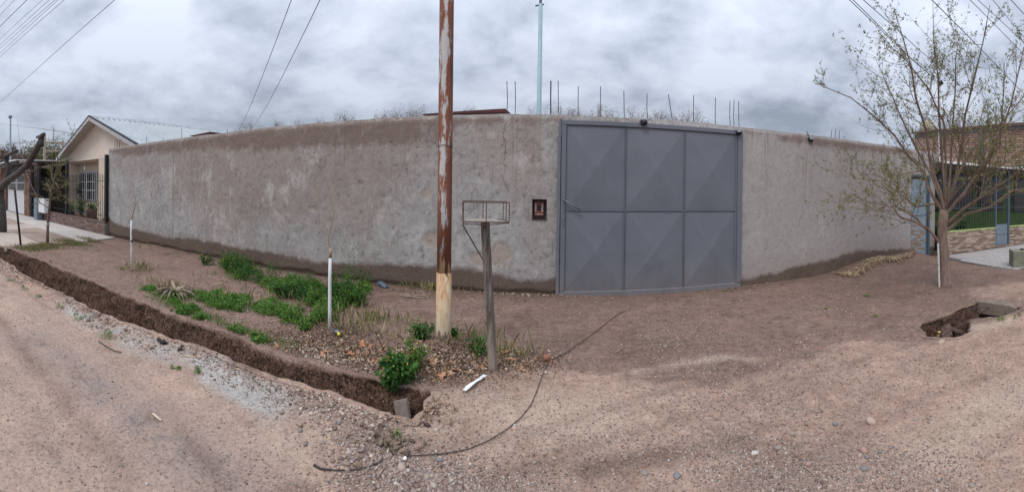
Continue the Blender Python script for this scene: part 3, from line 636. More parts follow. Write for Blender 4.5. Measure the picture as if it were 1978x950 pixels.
named = [((1458, 876), (.035, .024, .013), 'stone_white', 'flat whitish pink stone lying right of the bent track at the bottom'),
         ((1683, 817), (.030, .040, .025), 'stone_cream', 'largest cream angular stone alone on the right driveway'),
         ((1668, 873), (.036, .030, .022), 'stone_pink', 'large smooth pink stone with two smaller stones touching it'),
         ((1661, 882), (.017, .017, .015), 'stone_cream', 'small cream stone touching the front of the large pink stone'),
         ((1675, 884), (.017, .014, .012), 'stone_grey', 'small grey stone at the front right of the large pink stone'),
         ((1614, 821), (.024, .022, .018), 'stone_grey', 'grey stone with a black pebble beside it on the right driveway'),
         ((1668, 907), (.024, .016, .012), 'stone_grey', 'smooth blue grey oval stone in front of the pink stone'),
         ((1561, 899), (.026, .022, .018), 'stone_pink', 'brownish pink rounded stone near the bottom beside coarse gravel'),
         ((1308, 921), (.026, .022, .015), 'stone_grey', 'grey rounded stone half sunk in the bottom middle of the driveway'),
         ((1819, 661), (.060, .030, .018), 'stone_cream', 'long flat stone lying in front of the broken ditch hole'),
         ((1055, 696), (.060, .045, .040), 'stone_red', 'red brick lump beside the cable at the litter edge'),
         ((777, 906), (.030, .026, .022), 'stone_cream', 'pinkish cream stone below the pile of dung by the cable'),
         ((850, 891), (.028, .020, .014), 'stone_grey', 'blue grey stone just below the black cable left of the strip'),
         ((1251, 779), (.022, .016, .010), 'stone_cream', 'single pale pebble in the middle of the driveway'),
         ((921, 729), (.026, .024, .022), 'stone_pink', 'round pinkish stone beside the white strip under the basket post'),
         ((655, 818), (.020, .018, .014), 'stone_grey', 'light grey stone on the road left of the dung pile'),
         ((1700, 874), (.014, .013, .012), 'stone_grey', 'dark grey stone to the right of the large pink stone'),
         ((1707, 840), (.015, .013, .012), 'stone_cream', 'small cream stone between the angular stone and the pink stone')]
for i, (q, s, mt, lab) in enumerate(named):
    me = SM[i % 5].copy(); me.materials[0] = MATS[mt]; o = link(bpy.data.objects.new('stone', me)); p = gpt(*q); o.location = p+Vector((0, 0, s[2]*.45)); o.scale = [q_*.8 for q_ in s]; o.rotation_euler = (rng.normal(0, .15), rng.normal(0, .15), rng.uniform(0, 6)); tag(o, lab, 'stone')
for i in range(44):
    while True:
        px, py = rng.uniform(560, 1960), rng.uniform(740, 945)
        x, y = gp(px, py)
        if gz1(x, y) > -.06 and not (800 < px < 1500 and py < 860): break
    o = link(bpy.data.objects.new('stone', SM[i % 5])); s = rng.uniform(.008, .017); p = gpt(px, py); o.location = p+Vector((0, 0, s*.3)); o.scale = (s*1.3, s, s*.7); o.rotation_euler.z = rng.uniform(0, 6)
    tag(o, 'one of the small loose stones scattered among the gravel of the dirt road', 'stone', 'small loose stones on the dirt road')

# ------------------------------------------------------------------ ground litter and weeds
material('dry_bits', lambda t: t.ramp(t.attr('rnd'), [(0, (.07, .045, .032)), (.3, (.13, .085, .055)), (.55, (.22, .145, .095)), (.75, (.33, .24, .16)), (.9, (.40, .21, .12)), (1, (.55, .47, .38))]), .85, .15)
def litter(name, spots, n, smin, smax, label, mat='dry_bits', tilt=.7, lift=.004):
    xs, ys = [], []
    tot = sum(s[4] for s in spots)
    for (px, py, rx, ry, w) in spots:
        k = int(n*w/tot); cx_, cy_ = gp(px, py); xs.append(cx_+rng.normal(0, rx, k)); ys.append(cy_+rng.normal(0, ry, k))
    x = np.concatenate(xs); y = np.concatenate(ys); k = (y < 6.14); x = x[k]; y = y[k]
    s = rng.uniform(smin, smax, len(x))*rng.uniform(.5, 1, len(x))
    sz = np.stack([s*rng.uniform(.5, 1.4, len(s)), s, s*rng.uniform(-2, 3, len(s))], 1)
    o = stamp(name, LEAF, LEAFF, on_ground(x, y, lift)+np.stack([0*x, 0*x, rng.uniform(0, .014, len(x))], 1), sz, rotmats(len(x), tilt), mat)
    return tag(o, label, kind='stuff')
LS = [(690, 690, .40, .16, 3), (600, 660, .35, .15, 1.2), (760, 700, .22, .20, 2), (850, 720, .2, .12, 2), (900, 700, .25, .16, 2), (990, 700, .22, .15, 1.6), (640, 640, .3, .12, 1.3), (790, 790, .12, .08, 1.5)]
litter('leaf_litter', LS, 17000, .014, .042, 'brown leaf litter and dry bits round the steel pole')
litter('dry_debris', [(255, 522, .25, .15, 1), (330, 560, .3, .15, 1.2), (800, 568, .6, .06, 1.5), (900, 565, .5, .05, 1), (1000, 572, .4, .06, .8), (1430, 556, .2, .06, .4), (560, 590, .6, .3, 1), (420, 640, .5, .12, 1), (480, 590, .8, .25, 1.2), (190, 620, .3, .08, .5), (400, 700, .4, .1, .6)], 3600, .012, .045, 'dry debris at the foot of the wall and on the dirt strip')
litter('scattered_bits', [(1100, 640, 1.6, .5, 2), (1400, 640, 1.6, .6, 2), (1600, 760, 1.0, .6, 1.5), (1000, 850, .6, .3, .8), (1300, 820, 1.0, .4, 1), (300, 640, 2., .4, 1), (200, 800, .8, .4, .5), (330, 560, 1.5, .5, 1.2), (1750, 600, .8, .5, 1)], 1500, .006, .02, 'sparse leaf scraps and straw bits strewn over the whole dirt surface', lift=.002)
# chips and pebbles among the litter
def chips():
    xs, ys = [], []
    for (px, py, rx, ry, n) in ((690, 695, .30, .13, 420), (760, 690, .2, .15, 150), (610, 680, .2, .1, 130), (980, 690, .18, .1, 160), (900, 710, .2, .08, 160), (1010, 570, .5, .05, 160), (640, 790, .3, .12, 300)):
        a, b_ = gp(px, py); xs.append(a+rng.normal(0, rx, n)); ys.append(b_+rng.normal(0, ry, n))
    x = np.concatenate(xs); y = np.concatenate(ys); s = rng.uniform(.005, .016, len(x))
    o = stamp('stone_chips', ICO, ICF, on_ground(x, y, .006), np.stack([s*1.3, s, s*.6], 1), rotmats(len(x), .5), 'chips', jitter=.2)
    tag(o, 'pale stone chips mixed into the leaf litter left of the pole', kind='stuff')
material('chips', lambda t: t.ramp(t.attr('rnd'), [(0, (.13, .09, .075)), (.3, (.26, .19, .15)), (.6, (.38, .30, .24)), (1, (.54, .47, .39))]), .85, .2)
chips()
# twigs lying about
def twigs(name, n, spots, lmin, lmax, label):
    b = MB()
    for i in range(n):
        q = spots[i % len(spots)]; x, y = gp(q[0], q[1]); x += rng.normal(0, q[2]); y += rng.normal(0, q[3]); L = rng.uniform(lmin, lmax); a = rng.uniform(0, 6.28)
        pts = []; 
        for k in range(4):
            u = k/3; xx = x+math.cos(a)*L*u; yy = y+math.sin(a)*L*u; yy = min(yy, 6.12); pts.append((xx, yy, gz1(xx, yy)+.006+rng.uniform(0, .012))); a += rng.normal(0, .25)
        b.tube(pts, [.0022, .002, .0016, .001], 4, False)
    tag(b.build(name, 'twig'), label, kind='stuff')
simple('twig', (.19, .13, .09), .9, .5, 20)
twigs('fallen_twigs', 260, [(690, 680, .4, .2), (900, 700, .3, .15), (850, 720, .2, .1), (780, 790, .1, .07), (620, 650, .3, .15), (330, 570, .3, .12), (830, 568, .4, .06), (450, 640, .6, .15), (1300, 640, .8, .4)], .06, .22, 'thin dry twigs scattered over the dirt strip')

leafmat('weed_leaf', [(0, (.20, .15, .07)), (.07, (.17, .14, .05)), (.10, (.045, .12, .02)), (.35, (.08, .20, .034)), (.7, (.135, .29, .055)), (.93, (.21, .37, .085)), (1, (.36, .36, .10))], .4)
leafmat('weed_dark', [(0, (.026, .080, .018)), (.5, (.050, .140, .030)), (.9, (.095, .205, .045)), (1, (.30, .32, .06))], .3)
simple('weed_stem', (.08, .14, .04), .8, .3)
def weedgeo(centers, hmax, per, size, up=.6):
    """centers (n,3): x,y,radius -> leaf positions in low mounds made of many small plants"""
    P_, S_, D_ = [], [], []
    for (x, y, r, h) in centers:
        n = int(per*(.6+r/.1*.5)); a = rng.uniform(0, 6.28, n); q = np.sqrt(rng.uniform(0, 1, n))*r
        xx = x+np.cos(a)*q; yy = np.minimum(y+np.sin(a)*q, 6.10); z = gz(xx, yy)+h*rng.uniform(.05, 1, n)**.8*(1-(q/r)**2*.6)
        P_.append(np.stack([xx, yy, z], 1)); S_.append(rng.uniform(.55, 1.3, n)*size)
    return np.concatenate(P_), np.concatenate(S_)
def weeds(name, centers, per, size, mat, tilt=.9):
    p, s = weedgeo(centers, 0, per, size)
    sz = np.stack([s*rng.uniform(.6, 1.1, len(s)), s, s*rng.uniform(.5, 2.5, len(s))], 1)
    return stamp(name, LEAF, LEAFF, p, sz, rotmats(len(p), tilt), mat)
def cl(spots):
    out = []
    for (px, py, rx, ry, n, r, h) in spots:
        cx_, cy_ = gp(px, py)
        for _ in range(n):
            x = cx_+rng.uniform(-1, 1)*rx; y = cy_+rng.uniform(-1, 1)*ry
            out.append((x, y, r*rng.uniform(.35, 1.25), h*rng.uniform(.5, 1.8)))
    return out
carpet = cl([(440, 585, .75, .24, 46, .13, .07), (500, 590, .40, .26, 34, .13, .08), (570, 560, .55, .30, 40, .14, .12), (600, 610, .25, .12, 16, .12, .12), (640, 590, .35, .22, 32, .13, .15), (575, 620, .25, .10, 14, .10, .10),
             (350, 590, .3, .08, 12, .07, .05), (370, 610, .22, .06, 10, .06, .06), (310, 565, .3, .1, 9, .08, .05), (470, 650, .25, .05, 7, .06, .06), (520, 545, .8, .25, 30, .14, .13), (680, 565, .25, .35, 20, .12, .15), (600, 640, .12, .06, 5, .07, .07)])
carpet = [c for c in carpet if fbm(np.array([c[0]]), np.array([c[1]]), 2.6, 3, 401)[0] > -.13]
o = weeds('weed_carpet', carpet, 150, .034, 'weed_leaf'); tag(o, 'bright green low weeds carpeting the dirt between wall and ditch', kind='stuff')
tall = cl([(440, 515, .35, .15, 10, .16, .24), (465, 525, .35, .15, 9, .16, .22), (500, 540, .4, .2, 9, .15, .22), (600, 575, .4, .2, 9, .14, .24), (660, 580, .3, .25, 14, .14, .26), (690, 555, .12, .2, 4, .12, .34), (560, 575, .2, .15, 5, .13, .24)])
o = weeds('tall_weeds', tall, 260, .028, 'weed_dark', 1.1); tag(o, 'taller dark green weeds rising out of the low carpet', kind='stuff')
small = cl([(345, 497, .05, .05, 2, .07, .10), (322, 492, .05, .05, 2, .06, .06), (270, 479, .05, .05, 2, .07, .06), (285, 475, .2, .03, 2, .06, .06), (415, 530, .06, .05, 2, .08, .06), (1400, 560, .06, .02, 2, .03, .04), (1672, 570, .05, .04, 2, .05, .03), (1598, 596, .03, .03, 1, .05, .03), (1693, 611, .03, .03, 1, .04, .02),
            (50, 557, .10, .04, 2, .05, .04), (72, 571, .10, .04, 2, .04, .03), (115, 592, .05, .03, 2, .04, .05), (20, 542, .1, .04, 2, .05, .04), (150, 612, .12, .04, 3, .05, .03), (210, 652, .08, .04, 3, .05, .05), (340, 715, .04, .03, 2, .03, .03), (378, 727, .04, .03, 2, .03, .05), (545, 545, .1, .05, 2, .06, .05), (235, 520, .15, .05, 3, .05, .03), (1940, 615, .1, .02, 3, .05, .05), (1968, 611, .1, .02, 2, .04, .04), (772, 847, .02, .02, 2, .02, .03), (600, 705, .1, .03, 2, .04, .05)])
o = weeds('small_tufts', small, 60, .018, 'weed_leaf'); tag(o, 'tiny green tufts dotted along the road edge and wall foot', kind='stuff')
# grass along the left pavement
material('dry_grass', lambda t: t.ramp(t.attr('rnd'), [(0, (.10, .14, .03)), (.4, (.17, .17, .06)), (.7, (.30, .24, .12)), (1, (.42, .35, .20))]), .8, .2)
def grass(name, spots, n, h, mat, label):
    xs, ys = [], []
    tot = sum(s[4] for s in spots)
    for (px, py, rx, ry, w) in spots:
        k = int(n*w/tot); a, b_ = gp(px, py); xs.append(a+rng.normal(0, rx, k)); ys.append(b_+rng.normal(0, ry, k))
    x = np.concatenate(xs); y = np.minimum(np.concatenate(ys), 6.1); s = h*rng.uniform(.4, 1.2, len(x))
    v = [(-.06, 0, 0), (.06, 0, 0), (.03, .12, .6), (0, .35, 1.)]
    o = stamp(name, v, [(0, 1, 2, 3)], on_ground(x, y, -.003), np.stack([s*(.25 if h > .12 else .5), s, s], 1), rotmats(len(x), .35), mat); tag(o, label, kind='stuff')
grass('dry_grass', [(60, 480, .25, .25, 1.2), (90, 475, .3, .2, 1.5), (130, 468, .4, .15, 1.5), (170, 463, .4, .1, .8)], 6000, .09, 'dry_grass', 'yellowing grass along the edge of the left pavement')
grass('green_grass', [(140, 466, .5, .1, 1), (360, 600, .3, .08, .8), (315, 570, .3, .12, .6), (480, 645, .3, .06, .5)], 3200, .07, 'weed_leaf', 'short green grass blades beside pavement and ditch')
grass('dry_stalks', [(560, 580, .8, .3, 2), (270, 520, .2, .15, 1), (330, 560, .3, .1, 1), (720, 620, .3, .1, 1.2), (920, 660, .2, .15, .8), (680, 640, .3, .1, 1), (960, 690, .2, .1, .8), (820, 560, .3, .1, .8)], 1300, .15, 'dry_grass', 'dry upright stalks among the weeds and litter')

# single leafy plants
def leafy_plant(name, px, py, label, r, h, n, leaf, mat='weed_dark', flowers=0, z=None):
    x, y = gp(px, py); zz = gz1(x, y) if z is None else z
    root = tag(empty(name, (x, y, zz)), label, 'plant')
    st = MB(); P_ = []; 
    ns = max(7, n//45)
    for i in range(ns):
        a = rng.uniform(0, 6.28); q = rng.uniform(.2, 1)*r; hh = h*rng.uniform(.6, 1.05)*(1-.4*(q/r)**2); p0 = Vector((x+math.cos(a)*q*.2, y+math.sin(a)*q*.2, zz)); p2 = Vector((x+math.cos(a)*q, y+math.sin(a)*q, zz+hh)); p1 = p0.lerp(p2, .5)+Vector((0, 0, hh*.15))
        st.tube([p0, p1, p2], [.004, .003, .0015], 4, False)
        for k in range(n//ns):
            u = rng.uniform(.15, 1.02); pp = (p0*(1-u)**2+p1*2*u*(1-u)+p2*u*u); P_.append((pp.x+rng.normal(0, .018), pp.y+rng.normal(0, .018), pp.z+rng.normal(0, .012)))
    st.build('stem', 'weed_stem', root)
    s = leaf*rng.uniform(.5, 1.25, len(P_)); stamp('foliage', LEAF, LEAFF, np.array(P_), np.stack([s*.9, s, s*rng.uniform(.2, 2, len(s))], 1), rotmats(len(s), 1.0), mat, root)
    if flowers:
        f = np.array(P_)[rng.integers(0, len(P_), flowers)]; f[:, 2] += .05+rng.uniform(0, .05, flowers)
        stamp('flowers', ICO, ICF, f, np.full(flowers, .006), rotmats(flowers), 'yellow_flower', root)['kind'] = 'stuff'
    return root
simple('yellow_flower', (.62, .58, .06), .7, .2)
leafy_plant('broadleaf_weed', 768, 740, 'big leafy green weed with yellow buds leaning over the ditch end', .20, .26, 1000, .07, 'weed_dark', 14, -.04)
leafy_plant('broadleaf_weed', 800, 720, 'paler spindly weed with yellow flowers just behind the big ditch weed', .14, .26, 260, .045, 'weed_leaf', 24)
leafy_plant('leafy_weed', 812, 663, 'low dense green weed on the left side of the steel pole', .19, .17, 750, .035)
leafy_plant('leafy_weed', 880, 672, 'small green weed showing right behind the steel pole', .08, .14, 220, .032)
leafy_plant('leafy_weed', 925, 688, 'round green weed between the steel pole and the basket post', .13, .17, 420, .034)
leafy_plant('leafy_weed', 396, 512, 'green bush of weed alone at the wall foot left of the tall clump', .17, .24, 480, .035, 'weed_dark', 16)
leafy_plant('leafy_weed', 447, 525, 'tallest weed clump against the damp foot of the wall', .30, .40, 1400, .038, 'weed_dark', 22)
leafy_plant('leafy_weed', 545, 575, 'dark rounded weed bush in the middle of the green carpet', .20, .26, 800, .038)
leafy_plant('leafy_weed', 690, 590, 'straggly weed at the right end of the green carpet', .24, .34, 700, .034, 'weed_dark', 14)

# withered agave
def agave():
    x, y = gp(338, 572); z = gz1(x, y); root = tag(empty('withered_agave', (x, y, z)), 'withered agave with curled brown and green leaves beside the ditch', 'plant')
    for i in range(70):
        a = rng.uniform(0, 6.28); L = rng.uniform(.18, .42); w = rng.uniform(.012, .026); up = rng.uniform(.10, .72); b = MB(); V = []
        pos = Vector((x, y, z+.03)); ang = up*1.25; seg = 6
        for k in range(seg+1):
            u = k/seg; ww = w*(1-u)**.6*(.7+.6*math.sin(u*3)); d_ = Vector((math.cos(a)*math.cos(ang), math.sin(a)*math.cos(ang), math.sin(ang)))
            side = Vector((-math.sin(a), math.cos(a), 0)); V += [pos-side*ww, pos-Vector((0, 0, ww*.5)), pos+side*ww]
            pos = pos+d_*L/seg; ang -= rng.uniform(.15, .5); pos.z = max(pos.z, gz1(pos.x, pos.y)+.012)
        b.add(V, [(3*k+j, 3*k+j+1, 3*k+j+4, 3*k+j+3) for k in range(seg) for j in (0, 1)])
        b.build('leaf', 'agave_green' if i % 5 == 0 else ('agave_dry' if i % 2 else 'agave_pale'), root, True)
simple('agave_dry', (.17, .115, .08), .85, .45, 20); simple('agave_pale', (.29, .23, .17), .85, .4, 20); simple('agave_green', (.13, .17, .07), .7, .4, 12)
agave()

# big fallen plane leaves, each one its own
def m_pl(t):
    c = t.ramp(t('ObjectInfo').outputs['Random'], [(0, (.46, .21, .11)), (.4, (.55, .30, .18)), (.7, (.36, .17, .10)), (1, (.58, .40, .26))]); n = t.noise(t.obj, 30., 4)
    return t.mix(t.rng(n, .35, .7, 0., .5), c, (.20, .10, .06))
material('plane_leaf', m_pl, .75, .2)
def leaf_mesh(seed):
    r2 = np.random.default_rng(seed); V = [(0, 0, .15)]; n = 20
    for k in range(n):
        a = 2*math.pi*k/n; lobe = .55+.45*abs(math.cos(2.5*a+.0)); lobe *= r2.uniform(.85, 1.1)
        if k == 15: lobe = .25
        V.append((math.cos(a)*lobe, math.sin(a)*lobe, .22*math.sin(3*a+seed)*lobe+.1*math.cos(a*2)+r2.uniform(-.05, .05)))
    me = bpy.data.meshes.new('dry_leaf'); me.from_pydata(V, [], [(0, k+1, (k+1) % n+1) for k in range(n)]); me.materials.append(MATS['plane_leaf']); return me
LM = [leaf_mesh(i) for i in range(5)]
lf = [(880, 717, .055, 'bright orange star shaped leaf just right of the soil heap at the pole'), (853, 728, .05, 'curled reddish leaf in front of the soil heap at the pole'), (839, 697, .05, 'pale curled leaf on the left of the soil heap'),
      (818, 668, .05, 'orange leaf half under the weed left of the pole'), (975, 683, .04, 'orange leaf on the right side of the basket post'), (676, 690, .05, 'large orange leaf in the middle of the stone chips'), (630, 683, .04, 'orange leaf at the left end of the litter patch'),
      (726, 700, .04, 'pink leaf behind the big ditch weed'), (735, 671, .04, 'reddish leaf lying above the stone chips'), (700, 668, .05, 'long orange leaf fragment right of the yellow ball'), (988, 697, .04, 'small orange leaf right of the basket post near the litter edge'), (995, 560, .05, 'tan leaf lying at the wall foot left of the gate'), (930, 712, .04, 'dark red leaf between pole and basket post')]
for i, (px, py, s, lab) in enumerate(lf):
    o = link(bpy.data.objects.new('dry_leaf', LM[i % 5])); o.location = gpt(px, py, .02); o.scale = (s, s, s); o.rotation_euler = (rng.normal(0, .3), rng.normal(0, .3), rng.uniform(0, 6)); tag(o, lab, 'leaf')
for i in range(46):
    q = LS[[0, 0, 2, 3, 4, 5, 0][i % 7]]; x, y = gp(q[0], q[1]); x += rng.normal(0, q[2]*.9); y += rng.normal(0, q[3]*.9); s = rng.uniform(.02, .042)
    o = link(bpy.data.objects.new('dry_leaf', LM[i % 5])); o.location = (x, y, gz1(x, y)+.015); o.scale = (s, s, s*1.4); o.rotation_euler = (rng.normal(0, .4), rng.normal(0, .4), rng.uniform(0, 6)); tag(o, 'one of the smaller orange dry leaves in the litter around the pole', 'leaf', 'small dry leaves in the litter')
# ------------------------------------------------------------------ steel street pole
def m_pole(t):
    p = t.pos; x = t('SeparateXYZ', i0=p); z = x.outputs[2]
    st = t.scale(p, 1., 1., .16)
    n = t.noise(st, 34., 6, .75, .5); n2 = t.noise(st, 9., 5, .6, .4); n3 = t.noise(p, 60., 4, .7)
    rust = t.mix(t.rng(n2, .3, .7), (.130, .046, .026), (.270, .115, .070))
    rust = t.mix(t.math('MULTIPLY', t.rng(n3, .5, .7), .5), rust, (.075, .032, .025))
    hi = t.rng(z, 1.0, 2.6, .0, .13)
    band = t.math('ABSOLUTE', t.math('ADD', x.outputs[0], .93))
    g = t.rng(t.math('SUBTRACT', t.math('ADD', t.math('ADD', t.math('ADD', n, t.math('MULTIPLY', t.math('SUBTRACT', t.noise(t.scale(p, 1., 1., .5), 5., 4, .6), .5), .75)), t.math('MULTIPLY', n2, .55)), hi), t.math('MULTIPLY', band, 3.4)), .76, .84)
    c = t.mix(g, rust, t.mix(n3, (.36, .35, .35), (.54, .53, .53)))
    # the lowest metre is cream, run through by rust
    edge = t.math('ADD', z, t.math('MULTIPLY', t.math('SUBTRACT', t.noise(t.scale(p, 1., 1., .08), 34., 3, .6), .5), .75))
    cream = t.mix(t.rng(n, .50, .60), (.56, .46, .31), (.36, .15, .055)); cream = t.mix(t.math('MULTIPLY', t.rng(z, .25, .8), t.rng(n2, .45, .6)), cream, (.42, .20, .08))
    cream = t.mix(t.rng(n2, .55, .7, 0., .5), cream, (.62, .58, .48))
    cream = t.mix(t.rng(z, .55, .05, 0., .8), cream, t.mix(t.rng(n, .45, .6), (.30, .26, .18), (.36, .31, .22)))
    c = t.mix(t.rng(edge, .86, .83), c, cream)
    mud = t.math('ADD', z, t.math('MULTIPLY', t.noise(t.scale(p, 1., 1., .3), 24., 3), -.30))
    c = t.mix(t.rng(mud, .07, .045), c, (.14, .10, .08))
    bump(t, n, .3, .004); return c
material('pole_paint', m_pole, .75, .3)
px_, py_ = -.925, 3.84
pole = tag(empty('steel_pole', (px_, py_, 0)), 'tall rusty steel pole with peeling cream paint on its foot', 'pole')
pb = Vector((px_, py_, 0)); pt_ = dp(863, 0, 3.95); up_ = (pt_-pb).normalized()
MB().tube([pb+up_*k for k in (-.3, .0, .78)], .0745, 28).build('lower_tube', 'pole_paint', pole, True)
MB().tube([pb+up_*k for k in (.775, 1.5, 3, 5)], .0705, 28).build('upper_tube', 'pole_paint', pole, True)
MB().tube([pb+up_*k for k in (5, 7.6)], .057, 20).build('top_tube', 'pole_paint', pole, True)
wirez = (dp(863, 280, 3.84)).z
b = MB(); ring = [pb+up_*wirez+Vector((math.cos(a)*.077, math.sin(a)*.077, .006*math.sin(3*a))) for a in np.linspace(0, 6.28, 20)]
b.tube(ring, .0028, 4, False); b.tube([ring[12], ring[12]+Vector((-.03, -.05, .03)), ring[12]+Vector((-.07, -.04, .05))], .002, 4); b.tube([ring[16], ring[16]+Vector((.03, -.05, -.03)), ring[16]+Vector((.08, -.03, -.03)), ring[16]+Vector((.10, -.02, -.09))], .002, 4)
b.build('tie_wire', 'rebar_rust', pole)

# ------------------------------------------------------------------ litter basket on its leaning post
def m_post(t):
    n = t.noise(t.scale(t.pos, 1., 1., .12), 40., 5, .7); z = t('SeparateXYZ', i0=t.pos).outputs[2]
    c = t.mix(t.rng(n, .4, .6), (.085, .052, .045), (.20, .20, .175)); c = t.mix(t.rng(z, .45, .12), c, t.mix(n, (.22, .17, .14), (.33, .27, .23)))
    bump(t, n, .4); return c
material('post_paint', m_post, .8, .3)
bp = Vector((-.39, 3.48, 0)); bt = dp(937, 428, 3.49)
bask = tag(empty('litter_basket', bp), 'rusty wire litter basket on a thin leaning steel post', 'basket')
b = MB(); dd_ = (bt-bp).normalized()
V = []
for k in (-.15, bt.z):
    q = bp+dd_*k
    for (sx, sy) in ((-1, -1), (1, -1), (1, 1), (-1, 1)): V.append(q+Vector((.028*sx+.008*sy, .024*sy, 0)))
b.add(V, [(0, 1, 5, 4), (1, 2, 6, 5), (2, 3, 7, 6), (3, 0, 4, 7), (4, 5, 6, 7)]); b.build('post', 'post_paint', bask)
NL, NR, FL, FR = Vector((-.640, 3.30, 0)), Vector((-.262, 3.36, 0)), Vector((-.708, 3.62, 0)), Vector((-.345, 3.70, 0))
z0, z1 = 1.325, 1.49; up = lambda v, z: Vector((v.x, v.y, z))
def rod(name, pts, r=.0045, n=5): return MB().tube(pts, r, n).build(name, 'rebar_rust', bask)
for (a, c_) in ((NL, NR), (NR, FR), (FR, FL), (FL, NL)):
    rod('top_rod', [up(a, z1), up(c_, z1)]); rod('bottom_rod', [up(a, z0), up(c_, z0)])
for q in (NL, NR, FL, FR, NL.lerp(NR, .5), FL.lerp(FR, .5), NR.lerp(FR, .5)): rod('upright', [up(q, z0), up(q, z1)], .004)
rod('bottom_rod', [up(NL.lerp(NR, .5), z0-.004), up(FL.lerp(FR, .5), z0-.004)]); rod('bottom_rod', [up(NL, z0-.016), up(NL.lerp(NR, .5), z0-.022), up(NR, z0-.004)], .004)
rod('brace', [up(NL, z0), up(NL, z0-.03), bp+dd_*.98+Vector((-.03, 0, 0))], .0055)
simple('basket_sheet', (.27, .24, .20), .8, .3, 15)
b = MB(); q = [NL.lerp(NR, .06), NL.lerp(NR, .9), FR.lerp(FL, .2), FL.lerp(FR, .03)]
V = [up(v, z0+.006+rng.uniform(-.003, .003)) for v in q]+[up(v, z0+.009+rng.uniform(-.002, .003)) for v in q]
b.add(V, [(3, 2, 1, 0), (4, 5, 6, 7), (0, 1, 5, 4), (1, 2, 6, 5), (2, 3, 7, 6), (3, 0, 4, 7)]); b.build('floor_sheet', 'basket_sheet', bask)

# electricity meter in its niche
simple('meter_red', (.16, .065, .055), .7, .5, 40); simple('meter_dark', (.012, .012, .016), .3, .2, spec=.5); simple('meter_pale', (.34, .24, .21), .8, .5, 40)
me_ = tag(empty('electric_meter', (-.02, WALL_Y+.1, 1.15)), 'faded red electric meter box inside the small niche left of the gate', 'meter')
y_ = WALL_Y+.065
MB().box((-.105, y_, 1.20), (.050, WALL_Y+.118, 1.43), bev=.006).build('case', 'meter_red', me_)
MB().box((-.092, y_-.004, 1.265), (-.066, y_, 1.40), bev=.001).build('faded_strip', 'meter_pale', me_); MB().box((.012, y_-.004, 1.265), (.036, y_, 1.40), bev=.001).build('faded_strip', 'meter_pale', me_)
MB().box((-.055, y_-.008, 1.285), (.005, y_-.0005, 1.365), bev=.004).build('window', 'meter_dark', me_)
for x in (-.048, -.004): MB().tube([(x, y_-.006, 1.398), (x, y_+.002, 1.398)], .011, 12).build('knob', 'meter_dark', me_)
MB().box((-.09, y_-.003, 1.218), (.035, y_, 1.236), bev=.001).build('rating_plate', 'meter_pale', me_)

# small lamps on the gate head and wall
simple('lamp_black', (.018, .018, .022), .45, .3); simple('lamp_grey', (.19, .20, .22), .4, .2); simple('lamp_glass', (.16, .17, .19), .2, .1, spec=.6)
for (px, py, lab, flip) in ((1243, 237, 'small black lamp on the middle of the gate head', 0), (1427, 256, 'small lamp with grey side at the right corner of the gate head', 1), (1566, 270, 'small dark lamp on the wall to the right of the gate', 2)):
    q = wp(px, py, WALL_Y-.07 if flip < 2 else WALL_Y-.03); r_ = tag(empty('wall_lamp', (q.x, WALL_Y, q.z)), lab, 'lamp')
    M = Matrix.Translation(q) @ Matrix.Rotation(.5 if flip == 0 else -.3, 4, 'Z') @ Matrix.Rotation(-.45, 4, 'X')
    MB().box((-.045, -.045, -.035), (.045, .025, .035), M, .008).build('housing', 'lamp_black', r_)
    MB().box((-.036, -.056, -.026), (.036, -.047, .026), M, .003).build('glass', 'lamp_glass' if flip else 'lamp_black', r_)
    MB().box((-.058, -.03, .020), (.058, .03, .045), M, .004).build('hood', 'lamp_grey', r_)
    MB().tube([q+Vector((0, .02, -.02)), q+Vector((0, .11, .02))], .013, 6).build('bracket', 'lamp_black', r_)
    if flip == 0: MB().tube([q+Vector((.07, .08, .03)), q+Vector((.10, .0, .06)), q+Vector((.13, -.03, .075))], .006, 5).build('cable_stub', 'rebar_rust', r_)
    if flip == 2: MB().tube([q+Vector((-.02, 0, .03)), q+Vector((-.05, .02, .10)), q+Vector((-.07, .05, .16))], .008, 5).build('cable_stub', 'lamp_black', r_)

